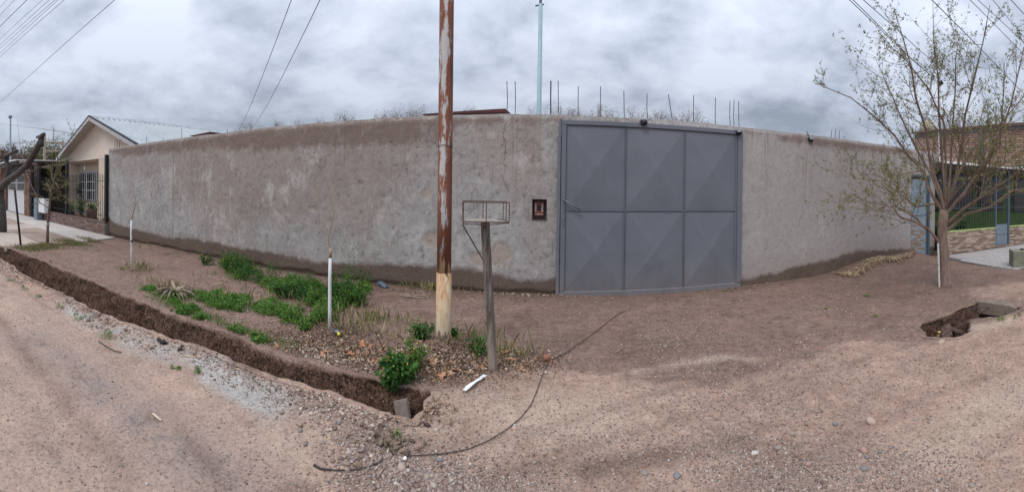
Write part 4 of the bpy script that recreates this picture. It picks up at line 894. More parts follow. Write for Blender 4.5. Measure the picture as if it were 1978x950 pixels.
# ------------------------------------------------------------------ slender street trees
simple('bark_brown', (.17, .125, .10), .9, .3, 14, bmp=.4); simple('bark_pale', (.33, .26, .20), .9, .25, 20); simple('bark_dark', (.075, .066, .062), .95, .35, 9, bmp=.8)
def m_white(t):
    n = t.noise(t.scale(t.pos, 1, 1, .5), 30., 5, .7); c = t.mix(t.rng(n, .60, .66), (.72, .72, .71), (.16, .12, .10)); return t.mix(t.rng(t.noise(t.pos, 6., 3), .4, .7, 0., .3), c, (.45, .42, .38))
material('whitewash', m_white, .85, .2)
def branchy(b, p, d_, L, r, depth, tips, spread=.6, upb=.15, ns=5, jit=.12, kids=(2, 3)):
    pts = [p.copy()]; rr = [r]; q = p.copy(); dd = d_.normalized(); nodes = []
    for k in range(ns):
        dd = (dd+Vector((rng.normal(0, jit), rng.normal(0, jit), rng.normal(0, jit*.6)+upb*.25))).normalized(); q = q+dd*L/ns; pts.append(q.copy()); rr.append(r*(1-.75*(k+1)/ns)); nodes.append((q.copy(), dd.copy()))
    b.tube(pts, rr, 5 if r > .01 else 4 if r > .003 else 3, False)
    if depth == 0: tips.append([(a, c) for a, c in zip(pts, [d_]+[x[1] for x in nodes])]); return
    n = int(rng.integers(kids[0], kids[1]+1))*(1 if depth > 1 else 1)
    for k in range(n+1):
        u = rng.uniform(.25, .95); i = min(ns-1, int(u*ns)); a, dv = nodes[i]
        s = Vector((rng.normal(), rng.normal(), rng.normal()+.2)).normalized(); nd = (dv+s*spread).normalized()
        branchy(b, a, nd, L*rng.uniform(.45, .75), rr[i+1]*.75+.0004, depth-1, tips, spread, upb, ns, jit, kids)
# bare young tree in the green patch
def poly(pts, Y): return [wp(a, c, Y) for a, c in pts]
x, y = gp(637, 640); yt = tag(empty('young_tree', (x, y, 0)), 'bare young tree with white painted trunk standing in the green weeds', 'tree')
MB().tube([wp(a, c, 3.88) for a, c in ((637, 646), (637, 600), (637, 540), (638, 499))], [.021, .0195, .0185, .0175], 10).build('trunk', 'whitewash', yt, True)
MB().tube([wp(638, 497, 3.88), wp(639, 480, 3.88)], [.018, .0165], 10).build('trunk_top', 'bark_pale', yt, True)
b = MB(); T = []
b.tube(poly([(637, 498), (635, 480), (634, 460), (636, 443)], 3.885), [.008, .010, .010, .011], 6)
b.tube(poly([(636, 446), (630, 430), (620, 405), (612, 380), (612, 374), (603, 365), (594, 345), (592, 320)], 3.87), [.007, .006, .005, .004, .0035, .003, .002, .001], 5)
b.tube(poly([(636, 446), (641, 436), (645, 405), (646, 375), (641, 350), (638, 330)], 3.9), [.007, .007, .006, .005, .003, .0012], 5)
for q, Y in (([(612, 376), (617, 360), (624, 342)], 3.85), ([(646, 407), (662, 402), (676, 395), (690, 382)], 3.92), ([(646, 378), (656, 365), (662, 352)], 3.95), ([(645, 392), (660, 388), (672, 378)], 3.8), ([(643, 420), (635, 405), (634, 385)], 3.93), ([(646, 400), (640, 385), (636, 372)], 3.98), ([(612, 392), (606, 380), (600, 370)], 3.82), ([(614, 395), (620, 385), (620, 375)], 3.95), ([(646, 372), (650, 355), (648, 335)], 3.92)):
    pp = poly(q, Y); b.tube(pp, [.0035]+[.0022]*(len(pp)-2)+[.001], 4)
    for k in range(3): a = pp[int(rng.integers(1, len(pp)))]; b.tube([a, a+Vector((rng.normal(0, .05), rng.normal(0, .05), rng.uniform(.02, .09)))], [.0014, .0007], 3)
b.build('crown', 'bark_pale', yt)
x, y = gp(254, 522); yt = tag(empty('young_tree', (x, y, 0)), 'thin leafless sapling with whitewashed trunk near the left end of the wall', 'tree')
MB().tube([wp(a, c, 4.0) for a, c in ((254, 526), (254, 480), (253, 450), (254, 425))], [.021, .019, .018, .017], 8).build('trunk', 'whitewash', yt, True)
b = MB(); b.tube(poly([(254, 426), (258, 408), (262, 392), (259, 375), (257, 360), (260, 352)], 4.0), [.014, .012, .008, .006, .004, .002], 5)
for q in ([(262, 392), (268, 388), (273, 378)], [(261, 388), (264, 372), (262, 362)], [(257, 366), (253, 358), (251, 353)], [(262, 392), (256, 385), (254, 376)]): b.tube(poly(q, 4.02), [.005, .003, .0015], 4)
b.build('crown', 'bark_pale', yt)
b = MB(); b.tube([wp(253.5, 466, 3.97), wp(255.5, 466, 3.97)], .02, 8); b.build('tie', 'lamp_black', yt)

# sapling with bark-coloured trunk on the left pavement edge
leafmat('spring_leaf', [(0, (.09, .105, .035)), (.4, (.17, .19, .06)), (.8, (.29, .29, .11)), (1, (.36, .30, .18))], .3)
x, y = gp(92, 470); Y = 3.75; sp = tag(empty('budding_sapling', (x, y, 0)), 'budding sapling tied with a white rag at the left pavement edge', 'tree')
MB().tube(poly([(92, 473), (92, 445), (92.5, 432)], Y), [.045, .043, .040], 8).build('trunk', 'bark_brown', sp, True)
b = MB(); T = []
b.tube(poly([(92.5, 432), (95, 405), (98, 375), (104, 350), (110, 320), (113, 290)], Y), [.04, .034, .028, .02, .014, .006], 6)
b.tube(poly([(94, 402), (78, 392), (62, 394)], Y-.1), [.02, .014, .006], 5)
b.tube(poly([(78, 392), (62, 362), (47, 325), (38, 280), (35, 245), (33, 225)], Y-.1), [.013, .01, .008, .006, .004, .002], 5)
for q, dy in (([(98, 375), (85, 360), (70, 352)], .3), ([(100, 365), (118, 352), (135, 360)], -.3), ([(98, 385), (115, 378), (130, 392)], .2), ([(96, 390), (82, 375), (64, 372)], -.3), ([(103, 352), (95, 335), (90, 320)], .1), ([(105, 345), (122, 330), (140, 300)], -.2), ([(97, 375), (108, 362), (114, 345)], .3), ([(100, 340), (98, 300), (98, 240)], .1), ([(108, 330), (124, 280), (130, 242)], .2)):
    pp = poly(q, Y+dy*.0); pp = [v+Vector((0, dy*k*.5, 0)) for k, v in enumerate(pp)]; b.tube(pp, [.011, .007, .003], 5)
    for k in range(6): a = pp[int(rng.integers(0, 2))].lerp(pp[2], rng.uniform(.1, .9)); branchy(b, a, Vector((rng.normal(), rng.normal(), rng.uniform(-.3, .8))), rng.uniform(.2, .45), .004, 0, T)
    T.append([(pp[0].lerp(pp[1], u), Vector((0, 0, 1))) for u in (.3, .6, .9)]+[(pp[1].lerp(pp[2], u), Vector((0, 0, 1))) for u in (.2, .4, .6, .8, 1)])
b.build('crown', 'bark_brown', sp)
Pn = np.array([v+Vector((rng.normal(0, .02), rng.normal(0, .02), rng.normal(0, .02))) for tt in T for (v, _) in tt for _k in range(5)])
s = rng.uniform(.02, .045, len(Pn)); stamp('foliage', LEAF, LEAFF, Pn, s, rotmats(len(Pn)), 'spring_leaf', sp)
simple('rag', (.62, .60, .57), .9, .15)
b = MB(); q = wp(92.3, 433, Y); b.tube([q+Vector((math.cos(a)*.048, math.sin(a)*.048, .012*math.sin(2*a))) for a in np.linspace(0, 6.28, 12)], .022, 5, False); b.tube([q+Vector((.04, -.03, 0)), q+Vector((.10, -.05, .03)), q+Vector((.15, -.04, .05))], [.018, .012, .004], 5); b.tube([q+Vector((-.03, -.04, 0)), q+Vector((-.07, -.06, -.06))], [.014, .005], 5)
b.build('rag_tie', 'rag', sp)
x, y = gp(41, 474); q0 = Vector((x, y, -.1)); q1 = dp(28, 362, math.hypot(x, y)-.1)
tag(MB().tube([q0, q1], .03, 8).build('leaning_stake', 'lamp_black', None, True), 'black iron stake leaning beside the cut tree on the left pavement', 'stake')

# big lopped street tree at the left edge
x, y = gp(8, 450); Y = 3.16; st_ = tag(empty('lopped_tree', (x, y, 0)), 'thick dark tree with lopped crooked limbs at the far left', 'tree')
b = MB(); b.tube([v for v in poly([(2, 456), (4, 430), (3, 400), (0, 375), (2, 355)], Y)], [.22, .165, .15, .15, .14], 12)
b.tube(poly([(2, 362), (16, 348), (35, 335), (52, 320), (64, 300), (74, 282), (80, 270)], Y), [.15, .115, .10, .09, .088, .08, .072], 10)
b.tube(poly([(79, 283), (80, 270), (75, 264), (71, 265)], Y), [.08, .065, .045, .03], 8); b.tube(poly([(79, 272), (81, 262), (85, 259)], Y), [.08, .06, .045], 8)
b.tube(poly([(5, 362), (13, 345), (18, 322), (10, 308), (12, 300), (22, 296), (33, 291)], Y+.15), [.12, .10, .09, .075, .072, .06, .045], 9)
b.tube(poly([(52, 330), (60, 332), (66, 330)], Y), [.05, .04, .02], 6)
b.build('trunk', 'bark_dark', st_, True)

# ------------------------------------------------------------------ the budding tree on the right
x, y = gp(1825, 560); bt_ = tag(empty('budding_tree', (x, y, 0)), 'wide branching tree with small new leaves in front of the small door', 'tree')
YT = 3.71
gz0 = gz1(5.83, 3.71)
b = MB(); base = dp(1826, 562, 6.9)
b.tube([dp(1826, 566, 6.9), dp(1827, 548, 6.9), dp(1825, 500, 6.9), dp(1820, 460, 6.9), dp(1821, 430, 6.9), dp(1824, 405, 6.9)], [.125, .098, .088, .086, .090, .080], 14)
limbs = [([(1821, 478), (1806, 458), (1790, 443), (1765, 428), (1740, 422), (1715, 400), (1680, 388), (1640, 372)], -.5, .036),
 ([(1790, 443), (1768, 420), (1742, 405), (1725, 398), (1690, 402)], -.9, .026),
 ([(1824, 410), (1808, 385), (1795, 360), (1785, 335), (1760, 305), (1725, 262), (1690, 225), (1640, 190), (1573, 160)], .5, .045),
 ([(1824, 405), (1812, 370), (1800, 320), (1785, 250), (1772, 190), (1762, 130), (1742, 70), (1726, 15)], -.4, .042),
 ([(1826, 400), (1822, 350), (1822, 290), (1815, 220), (1812, 150), (1804, 80), (1802, 5)], .8, .040),
 ([(1828, 405), (1838, 340), (1835, 260), (1845, 180), (1850, 110), (1855, 60)], 1.0, .034),
 ([(1828, 400), (1842, 350), (1850, 290), (1870, 220), (1885, 150), (1898, 80), (1912, 10)], -.6, .040),
 ([(1830, 410), (1858, 372), (1890, 330), (1920, 285), (1950, 200), (1972, 120), (1990, 40)], .3, .044),
 ([(1832, 430), (1865, 400), (1905, 378), (1950, 345), (1985, 320), (2030, 260)], -.6, .042),
 ([(1830, 445), (1870, 415), (1915, 400), (1960, 370), (2020, 362), (2060, 330)], .1, .038),
 ([(1830, 400), (1800, 392), (1770, 400), (1745, 375), (1700, 350), (1650, 345), (1615, 320)], .6, .028),
 ([(1826, 395), (1850, 330), (1880, 290), (1930, 240), (1978, 190), (2030, 110)], 1.1, .038),
 ([(1822, 400), (1800, 340), (1770, 290), (1745, 230), (1715, 165), (1690, 110)], 1.2, .034),
 ([(1826, 398), (1830, 320), (1825, 240), (1790, 170), (1755, 120), (1700, 70)], -.9, .030),
 ([(1845, 395), (1880, 360), (1905, 330), (1925, 325), (1930, 300)], -1.0, .022),
 ([(1824, 400), (1845, 372), (1875, 345), (1900, 325), (1930, 280), (1935, 200), (1940, 120)], -1.2, .030)]
T = []
def limb(pp, r0, T, b, subs=9):
    n = len(pp); rr = [r0*(1-.86*k/(n-1)) for k in range(n)]; b.tube(pp, rr, 7 if r0 > .03 else 5, False)
    for k in range(subs):
        u = rng.uniform(.22, .98)*(n-1); i = int(u); a = pp[i].lerp(pp[min(i+1, n-1)], u-i); dv = (pp[min(i+1, n-1)]-pp[i]).normalized()
        s = Vector((rng.normal(), rng.normal(), rng.normal()+.55)).normalized(); nd = (dv*.8+s*1.0).normalized()
        branchy(b, a, nd, rng.uniform(.45, 1.15)*(1.15-.45*u/(n-1)), max(.0048, rr[i]*.36), 1, T, .75, .22, 6, .14, (2, 4))
    T.append([(pp[k].lerp(pp[k+1], q), Vector((0, 0, 1))) for k in range(n//2, n-1) for q in (0, .33, .66)])
for pts, dz_, r0 in limbs:
    n = len(pts); pp = [dp(a, c, 6.9+dz_*(k/(n-1))**1.0) for k, (a, c) in enumerate(pts)]
    for k in range(1, n-1): pp[k] = pp[k]+Vector((rng.normal(0, .015), rng.normal(0, .03), rng.normal(0, .012)))
    limb(pp, r0*.80, T, b, 17)

def m_bark(t):
    z = t('SeparateXYZ', i0=t.pos).outputs[2]; n = t.noise(t.scale(t.pos, 1, 1, .4), 22., 5, .7); h = t.noise(t.scale(t.pos, 1, 1, 4.), 9., 4)
    c = t.mix(t.rng(n, .3, .7), (.150, .105, .082), (.300, .225, .180)); c = t.mix(t.rng(h, .55, .65, 0., .4), c, (.12, .08, .065)); c = t.mix(t.rng(z, 1.7, 3.0, 0., .75), c, (.115, .066, .055))
    bump(t, n, .6, .01); return c
material('bark_tree', m_bark, .9, .2)
b.build('trunk', 'bark_tree', bt_, True)
PL = []
for tt in T:
    for (v, dv) in tt:
        if rng.uniform() < .97:
            if rng.uniform() < .62:
                cx_, cy_, cz_ = v.x+rng.normal(0, .012), v.y+rng.normal(0, .012), v.z+rng.normal(0, .012)
                for _ in range(int(rng.integers(4, 9))): PL.append((cx_+rng.normal(0, .011), cy_+rng.normal(0, .011), cz_+rng.normal(0, .011)))
PL = np.array(PL); s = rng.uniform(.018, .042, len(PL)); stamp('foliage', LEAF, LEAFF, PL, np.stack([s*.9, s, s], 1), rotmats(len(PL)), 'spring_leaf', bt_); print('tree leaves', len(PL))
q0 = dp(1815, 559, 6.86); q1 = dp(1812, 470, 6.80)
tag(MB().box((-.014, -.014, 0), (.014, .014, (q1-q0).length), Matrix.Translation(q0) @ (q1-q0).to_track_quat('Z', 'Y').to_matrix().to_4x4(), .004).build('tree_stake', 'whitewash'), 'white painted stake leaning against the trunk of the budding tree', 'stake')

# ------------------------------------------------------------------ palm frond
simple('frond_dry', (.36, .265, .165), .85, .35, 14, objrand=.45)
pf = tag(empty('palm_frond', (6.3, 6.0, .1)), 'dry yellow palm frond lying along the wall near the small door', 'palm frond')
sp_ = [gpt(1615, 529, .03), gpt(1650, 522, .04), gpt(1680, 505, .05), gpt(1705, 500, .07), gpt(1735, 499, .06), gpt(1768, 498.5, .06)]
for v in sp_: v.y = min(v.y, 6.05)
for v, k in zip(sp_, range(6)): v.z = max(v.z, gz1(v.x, v.y)+.03)
MB().tube(sp_, [.004, .008, .012, .015, .017, .02], 6).build('stem', 'frond_dry', pf, True)
lm = bpy.data.meshes.new('leaflet'); lm.from_pydata([(-.012, 0, 0), (.012, 0, 0), (.010, .5, .02), (-.010, .5, .02), (0, 1., -.02), (0, .45, .035)], [], [(0, 1, 5), (1, 2, 5), (2, 4, 5), (4, 3, 5), (3, 0, 5)]); lm.materials.append(MATS['frond_dry'])
for k in range(200):
    u = (k+.5)/200*4.75; i = int(u); a = sp_[i].lerp(sp_[i+1], u-i); dv = (sp_[i+1]-sp_[i]).normalized()
    near_ = k % 6 != 0; sw = rng.uniform(.45, .85); dx = -dv.x*(1.1-sw)+rng.normal(0, .10); dy = (-sw if near_ else sw)+rng.normal(0, .1); m_ = math.hypot(dx, dy); dx /= m_; dy /= m_
    L = rng.uniform(.20, .38)*(.45+.55*math.sin(.35+u/4.75*2.5)); 
    if a.y+L*dy > 6.12: L = max(.05, (6.12-a.y)/dy)
    o = link(bpy.data.objects.new('leaflet', lm), pf); o.scale = (rng.uniform(.5, 1.0), L, 1); o.location = a
    tx = a.x+dx*L; ty = min(6.1, a.y+dy*L); tz = gz1(tx, ty)+rng.uniform(.005, .03); o.rotation_euler = (math.asin(max(-1, min(1, (tz-a.z)/L))), rng.normal(0, .6), math.atan2(-dx, dy))
    o.matrix_parent_inverse = Matrix.Translation(pf.location).inverted()

# ------------------------------------------------------------------ cable, strip, rubbish
simple('cable', (.055, .045, .045), .6, .2)
cp = [gpt(a, c, .010) for a, c in ((1205, 603), (1188, 612), (1165, 631), (1140, 650), (1110, 671), (1085, 688), (1060, 700), (1052, 715), (1045, 735), (1036, 760), (1025, 785), (1005, 810), (980, 830), (945, 853), (905, 870), (860, 879), (820, 882), (795, 883), (775, 884))]
tag(MB().tube(cp, .0032, 6).build('black_cable', 'cable', None, True), 'black cable snaking over the dirt from the driveway to the dung pile', 'cable')
cp = [gpt(a, c, .008) for a, c in ((606, 900), (620, 907), (650, 910), (690, 909), (715, 903), (740, 892))]
tag(MB().tube(cp, [.008, .006, .004, .004, .004, .003], 6).build('black_cable', 'cable', None, True), 'short loose end of black cable on the road at the bottom', 'cable')
b = MB(); b.tube([gpt(581, 742, .02)+Vector((0, 0, .15)), gpt(586, 730, .05), gpt(592, 720, .02), gpt(603, 712, .01)], .004, 5); tag(b.build('root_loop', 'cable'), 'thin dark root sticking out of the ditch bank', 'root')
b = MB(); b.tube([gpt(700, 777, .22), gpt(722, 768, .25), gpt(742, 752, .03)], .004, 5); tag(b.build('root_loop', 'cable'), 'dark stem crossing the ditch beside the big weed', 'root')
simple('white_plastic', (.80, .82, .84), .5, .05)
sa = gpt(897, 757, .010); sb = gpt(937, 727, .014)
d_ = (sb-sa); n_ = Vector((-d_.y, d_.x, 0)).normalized()*.015; V = []
for k in range(7):
    u = k/6; c_ = sa.lerp(sb, u)+Vector((0, 0, .012+.006*math.sin(u*5))); w = n_*(1+.25*math.sin(u*9)); V += [c_-w, c_+w, c_-w-Vector((0, 0, .004)), c_+w-Vector((0, 0, .004))]
F_ = []
for k in range(6): o_ = 4*k; F_ += [(o_, o_+4, o_+5, o_+1), (o_+2, o_+3, o_+7, o_+6), (o_, o_+2, o_+6, o_+4), (o_+1, o_+5, o_+7, o_+3)]
tag(MB().add(V, F_+[(0, 1, 3, 2), (24, 26, 27, 25)]).build('white_strip', 'white_plastic'), 'white plastic strip lying on the dirt below the basket post', 'strip')
simple('concrete_bit', (.205, .165, .140), .95, .25, 25, bmp=.6)
q = gpt(797, 768); q.z = -.22
M = Matrix.Translation((-.955, 2.86, -.24)) @ Matrix.Rotation(-.12, 4, 'Z') @ Matrix.Rotation(-.42, 4, 'Y') @ Matrix.Rotation(-.30, 4, 'X')
tag(MB().box((-.065, -.02, -.02), (.055, .018, .235), M, .006).build('broken_slab', 'concrete_bit'), 'broken concrete slab standing upright in the ditch end', 'slab')
# dung and sticks
simple('dung', (.20, .145, .105), .9, .45, 30, bmp=.5, objrand=.5)
dm = []
for i in range(4):
    me = blob_mesh('dung', 'dung', 40+i); dm.append(me)
dd0 = gp(750, 868)
for i in range(64):
    o = link(bpy.data.objects.new('dung_piece', dm[i % 4])); a, q = rng.uniform(0, 6.28), abs(rng.normal(0, 1)); x = dd0[0]+math.cos(a)*q*.115-.01; y = dd0[1]+math.sin(a)*q*.07+.03; s = rng.uniform(.009, .0155)
    o.location = (x, y, gz1(x, y)+s*.7+max(0, .035-q*.03)*rng.uniform(0, 1)); o.scale = (s*rng.uniform(1.2, 2.4), s, s*.95); o.rotation_euler = (rng.normal(0, .4), rng.normal(0, .4), rng.normal(.9, .6))
    tag(o, 'one of the brown dung lumps heaped at the end of the black cable', 'dung', 'dung lumps at the end of the cable')
for nm, cc, pts, lab in (('charcoal', (.025, .023, .025), ((307, 657), (316, 664), (348, 677), (352, 671), (330, 661)), 'black burnt lump'),):
    simple('charcoal', cc, .8, .3, 20)
    labs = ['leftmost black burnt lump in the pale ash by the ditch', 'largest black burnt lump in the pale ash by the ditch', 'lower black burnt lump right of the brown scraps', 'grey black burnt lump furthest right in the ash', 'small black burnt lump between the larger ones']
    for i, (a, c) in enumerate(pts):
        me = blob_mesh('charcoal', 'charcoal', 60+i, 1); me.polygons.foreach_set('use_smooth', [False]*len(me.polygons)); o = link(bpy.data.objects.new('burnt_lump', me)); s = (.028, .04, .025, .022, .02)[i]; o.location = gpt(a, c, s*.35); o.scale = (s*1.3, s, s*.7); tag(o, labs[i], 'charcoal')
simple('wood_bit', (.56, .47, .33), .85, .25, 15)
for (a, c, L, ang, lab) in ((303, 807.5, .050, .0, 'short pale stick alone on the left road'), (364, 688, .045, .5, 'short pale stick beside the burnt lumps'), (781, 900, .01, 0, None)):
    if not lab: continue
    q = gpt(a, c, .008); dx = Vector((math.cos(ang), math.sin(ang), 0))*L; tag(MB().tube([q-dx, q, q+dx], [.005, .008, .006], 6).build('pale_stick', 'wood_bit'), lab, 'stick')
b = MB(); b.tube([gpt(618, 596, .02), gpt(610, 600, .02)], .001, 3)
for (pts, r_, lab) in (([(757, 795), (762, 812), (767, 840), (772, 858)], .0035, 'long dry stalk lying above the dung pile'), ([(777, 856), (783, 872), (787, 884)], .003, 'short dry stalk over the right of the dung pile'), ([(746, 905), (738, 913), (733, 920)], .004, 'bent yellow straw below the dung pile'), ([(1567, 795), (1577, 800), (1590, 796), (1580, 789)], .004, 'bent pale twig on the right driveway'), ([(1188, 683), (1200, 677), (1206, 674)], .004, 'pale broken twig in the middle of the driveway'), ([(410, 556), (440, 545), (420, 540), (395, 535)], .006, 'thin dry branch lying behind the withered agave'), ([(190, 660), (205, 672), (222, 680), (235, 684)], .005, 'dark curved twig on the left road edge'), ([(1552, 905), (1565, 915), (1575, 922)], .003, 'thin straw at the bottom right of the driveway')):
    tag(MB().tube([gpt(a, c, .01+.008*(k % 2)) for k, (a, c) in enumerate(pts)], r_, 5).build('dry_twig', 'bark_pale' if 'dark' not in lab else 'bark_dark', None, True), lab, 'twig')
simple('seed_pod', (.060, .030, .028), .6, .3)
q = gpt(826, 824, .012); me = blob_mesh('pod', 'seed_pod', 5); o = link(bpy.data.objects.new('seed_pod', me)); o.location = q; o.scale = (.027, .013, .012); o.rotation_euler.z = -.35; tag(o, 'dark red seed pod with a curved tail on the pale dirt', 'seed pod')
t_ = MB().tube([q+Vector((-.02, .006, 0)), q+Vector((-.035, .02, .006)), q+Vector((-.05, .035, .0))], .0022, 4).build('tail', 'seed_pod', o); t_.matrix_parent_inverse = Matrix.LocRotScale(o.location, o.rotation_euler, o.scale).inverted()
simple('yellow_cap', (.75, .62, .03), .45, .05); simple('clear_dark', (.10, .10, .11), .25, .2, spec=.6)
q = gpt(655, 649, .02); bo = tag(empty('crushed_bottle', q), 'crushed dark bottle with yellow cap beside the white tree trunk', 'bottle')
MB().tube([q+Vector((-.075, .02, .01)), q+Vector((-.04, .01, .015)), q+Vector((.01, .004, .01)), q+Vector((.035, .0, .0))], [.022, .03, .026, .012], 10).build('body', 'clear_dark', bo, True)
MB().tube([q+Vector((.012, -.018, .012)), q+Vector((.014, -.036, .016))], .0185, 14).build('cap', 'yellow_cap', bo, True)
simple('blue_bag', (.09, .115, .15), .45, .3, 30)
me = blob_mesh('bag', 'blue_bag', 3, 3)
for v in me.vertices: v.co *= 1+.25*math.sin(v.co.x*9+v.co.z*7)*math.cos(v.co.y*8)
o = link(bpy.data.objects.new('plastic_bag', me)); o.location = gpt(738, 554, .03); o.scale = (.10, .05, .045); o.rotation_euler = (0, .2, -.5); tag(o, 'crumpled blue grey plastic bag at the foot of the wall', 'bag')
b = MB(); c0 = gpt(803, 574, .0)
for k in range(7):
    r_ = .10+.012*k; b.tube([c0+Vector((math.cos(a)*r_*1.4+.05*math.sin(k), math.sin(a)*r_*.5, .02+.07*max(0, math.sin(a+.3*k))*(k % 3 == 0))) for a in np.linspace(.3*k, .3*k+4.6, 14)], .004, 4)
tag(b.build('straw_coil', 'bark_pale'), 'tangle of dry straw by the wall behind the steel pole', 'straw')
simple('white_bits', (.75, .73, .70), .7, .1)
me = blob_mesh('tissue', 'white_bits', 9, 2); o = link(bpy.data.objects.new('paper_scrap', me)); o.location = gpt(782, 890, .012); o.scale = (.013, .016, .008); tag(o, 'crumpled white paper scrap at the foot of the dung pile', 'paper')

# ------------------------------------------------------------------ open drain hole on the right with its iron grate and lintel
simple('concrete_old', (.215, .165, .135), .95, .25, 12, bmp=.5)
def hp(cx_, cy_, z=0.): return Vector((*gp(1750+cx_/5.94, 540+cy_/5.94, z), z))
dr = tag(empty('drain_lintel', (5.5, 2.6, 0)), 'rounded concrete lintel over the open drain at the right', 'lintel')
a, c = Vector((5.42, 2.93, 0)), Vector((5.40, 2.22, 0)); V = []
for k in range(9):
    u = k/8; q = a.lerp(c, u); h_ = .012-.05*max(0, u-.75)**1*2; q.x += .06*max(0, u-.7)
    V += [(q.x-.02, q.y, -.17), (q.x-.02, q.y, h_-.012), (q.x, q.y, h_), (q.x+.14, q.y, h_+.004), (q.x+.14, q.y, -.17)]
MB().add(V, [(5*k+j, 5*k+5+j, 5*k+6+j, 5*k+1+j) for k in range(8) for j in range(4)]+[(0, 1, 2, 3, 4), (44, 43, 42, 41, 40)]).build('beam', 'concrete_old', dr)
M = Matrix.Translation((5.05, 2.52, -.17)) @ Matrix.Rotation(.25, 4, 'Z') @ Matrix.Rotation(.2, 4, 'Y')
MB().box((-.1, -.2, -.015), (.45, .25, .015), M, .006).build('broken_sheet', 'concrete_old', dr)
gr_ = tag(empty('iron_grate', (4.5, 2.6, .02)), 'bent iron bar grate lying across the broken drain hole', 'grate')
A, B, Cc, D = hp(190, 520, .03), hp(720, 335, .03), hp(960, 325, .03), hp(405, 650, .02)
rodg = lambda n_, pts, r=.007: MB().tube(pts, r, 6).build(n_, 'rebar_rust', gr_, True)
rodg('long_bar', [A, B, hp(860, 318, .03), Cc, D], .008)
for (p_, q_) in (((200, 520), (420, 635)), ((285, 495), (640, 615)), ((430, 435), (610, 520)), ((530, 405), (700, 470)), ((620, 375), (790, 415)), ((720, 338), (880, 375))):
    rodg('cross_bar', [hp(*p_, .025), hp(*q_, .022)], .0055)
simple('rubble_brown', (.135, .092, .070), .95, .35, 18, bmp=.7)
for i, (cx_, cy_, s) in enumerate(((360, 480, .13), (600, 520, .12), (700, 400, .10), (480, 540, .10))):
    q = hp(cx_, cy_, -.12); M = Matrix.Translation(q+Vector((0, .02, -.05-.04*i % .1))) @ Euler((.5, .3*i-.3, i*1.3)).to_matrix().to_4x4()
    tag(MB().box((-s, -s*.7, -.03), (s, s*.7, .03), M, .012).build('broken_rubble', 'rubble_brown'), ['rubble chunk at the left end of the drain hole', 'rubble chunk in the middle of the drain hole', 'rubble chunk at the far side of the drain hole', 'rubble chunk under the near grate bar'][i], 'rubble')
simple('yellow_leaf', (.50, .34, .11), .8, .3)
q = hp(350, 625, -.01); me = leaf_mesh(9); me.materials[0] = MATS['yellow_leaf']
for v in me.vertices: v.co.z += .5*(abs(v.co.x))
o = link(bpy.data.objects.new('dry_leaf', me)); o.location = q; o.scale = (.05, .05, .07); o.rotation_euler = (.9, .2, .4); tag(o, 'curled yellow leaf caught at the near corner of the drain grate', 'leaf')
# ------------------------------------------------------------------ gabled house on the left
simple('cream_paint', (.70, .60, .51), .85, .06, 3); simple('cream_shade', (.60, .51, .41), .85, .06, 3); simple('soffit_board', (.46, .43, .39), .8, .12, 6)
simple('roof_sheet', (.36, .39, .41), .6, .12, 1.5, metallic=.2, spec=.3); simple('verge', (.40, .40, .41), .7, .1); simple('black_paint', (.016, .017, .020), .5, .2)
simple('glass_dark', (.018, .022, .030), .12, .2, spec=.8); simple('white_paint', (.66, .66, .65), .6, .08); simple('curtain', (.10, .11, .13), .9, .5, 9)
h1 = tag(empty('gabled_house', (-15.7, 8.1, 0)), 'cream house with steep gable and pale corrugated roof beyond the left end of the wall', 'house')
RX, RZ, EZ, EL, ER, GY, VY, BY = -15.7, 4.47, 2.93, -19.55, -11.85, 8.12, 7.6, 14.8
def wallpoly(b, pts, y0, y1):
    n = len(pts); V = [(x, y0, z) for x, z in pts]+[(x, y1, z) for x, z in pts]; b.add(V, [tuple(range(n)), tuple(range(2*n-1, n-1, -1))]+[(i, i+n, (i+1) % n+n, (i+1) % n) for i in range(n)])
b = MB(); wallpoly(b, [(-19.25, 2.74), (-12.1, 2.74), (-12.1, 3.0), (RX, RZ-.03), (-19.25, 3.03)], GY, GY+.15)
b.build('gable_wall', 'cream_paint', h1)
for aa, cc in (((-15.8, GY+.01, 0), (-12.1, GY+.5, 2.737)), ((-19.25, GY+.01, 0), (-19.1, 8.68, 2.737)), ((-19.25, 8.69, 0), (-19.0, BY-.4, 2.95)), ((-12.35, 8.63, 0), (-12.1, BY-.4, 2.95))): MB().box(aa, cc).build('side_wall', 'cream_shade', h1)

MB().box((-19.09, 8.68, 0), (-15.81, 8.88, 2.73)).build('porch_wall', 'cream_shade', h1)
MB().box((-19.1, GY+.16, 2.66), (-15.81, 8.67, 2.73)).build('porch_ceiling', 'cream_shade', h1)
wn = MB().box((-18.95, 8.62, .82), (-16.95, 8.675, 2.24), bev=.01).build('window', 'verge', h1)
MB().box((-18.86, 8.60, .90), (-17.04, 8.617, 2.16)).build('pane', 'glass_dark', wn)
for x in (-18.6, -17.3): MB().box((x-.16, 8.592, .92), (x+.12, 8.598, 2.14)).build('curtain', 'curtain', wn)
for k in range(9): x = -18.86+k*.2275; MB().tube([(x, 8.57, .88), (x, 8.57, 2.18)], .016 if k != 4 else .035, 5).build('window_bar', 'white_paint', wn)
for z in (1.32, 1.74): MB().tube([(-18.88, 8.56, z), (-17.02, 8.56, z)], .018, 5).build('window_bar', 'white_paint', wn)
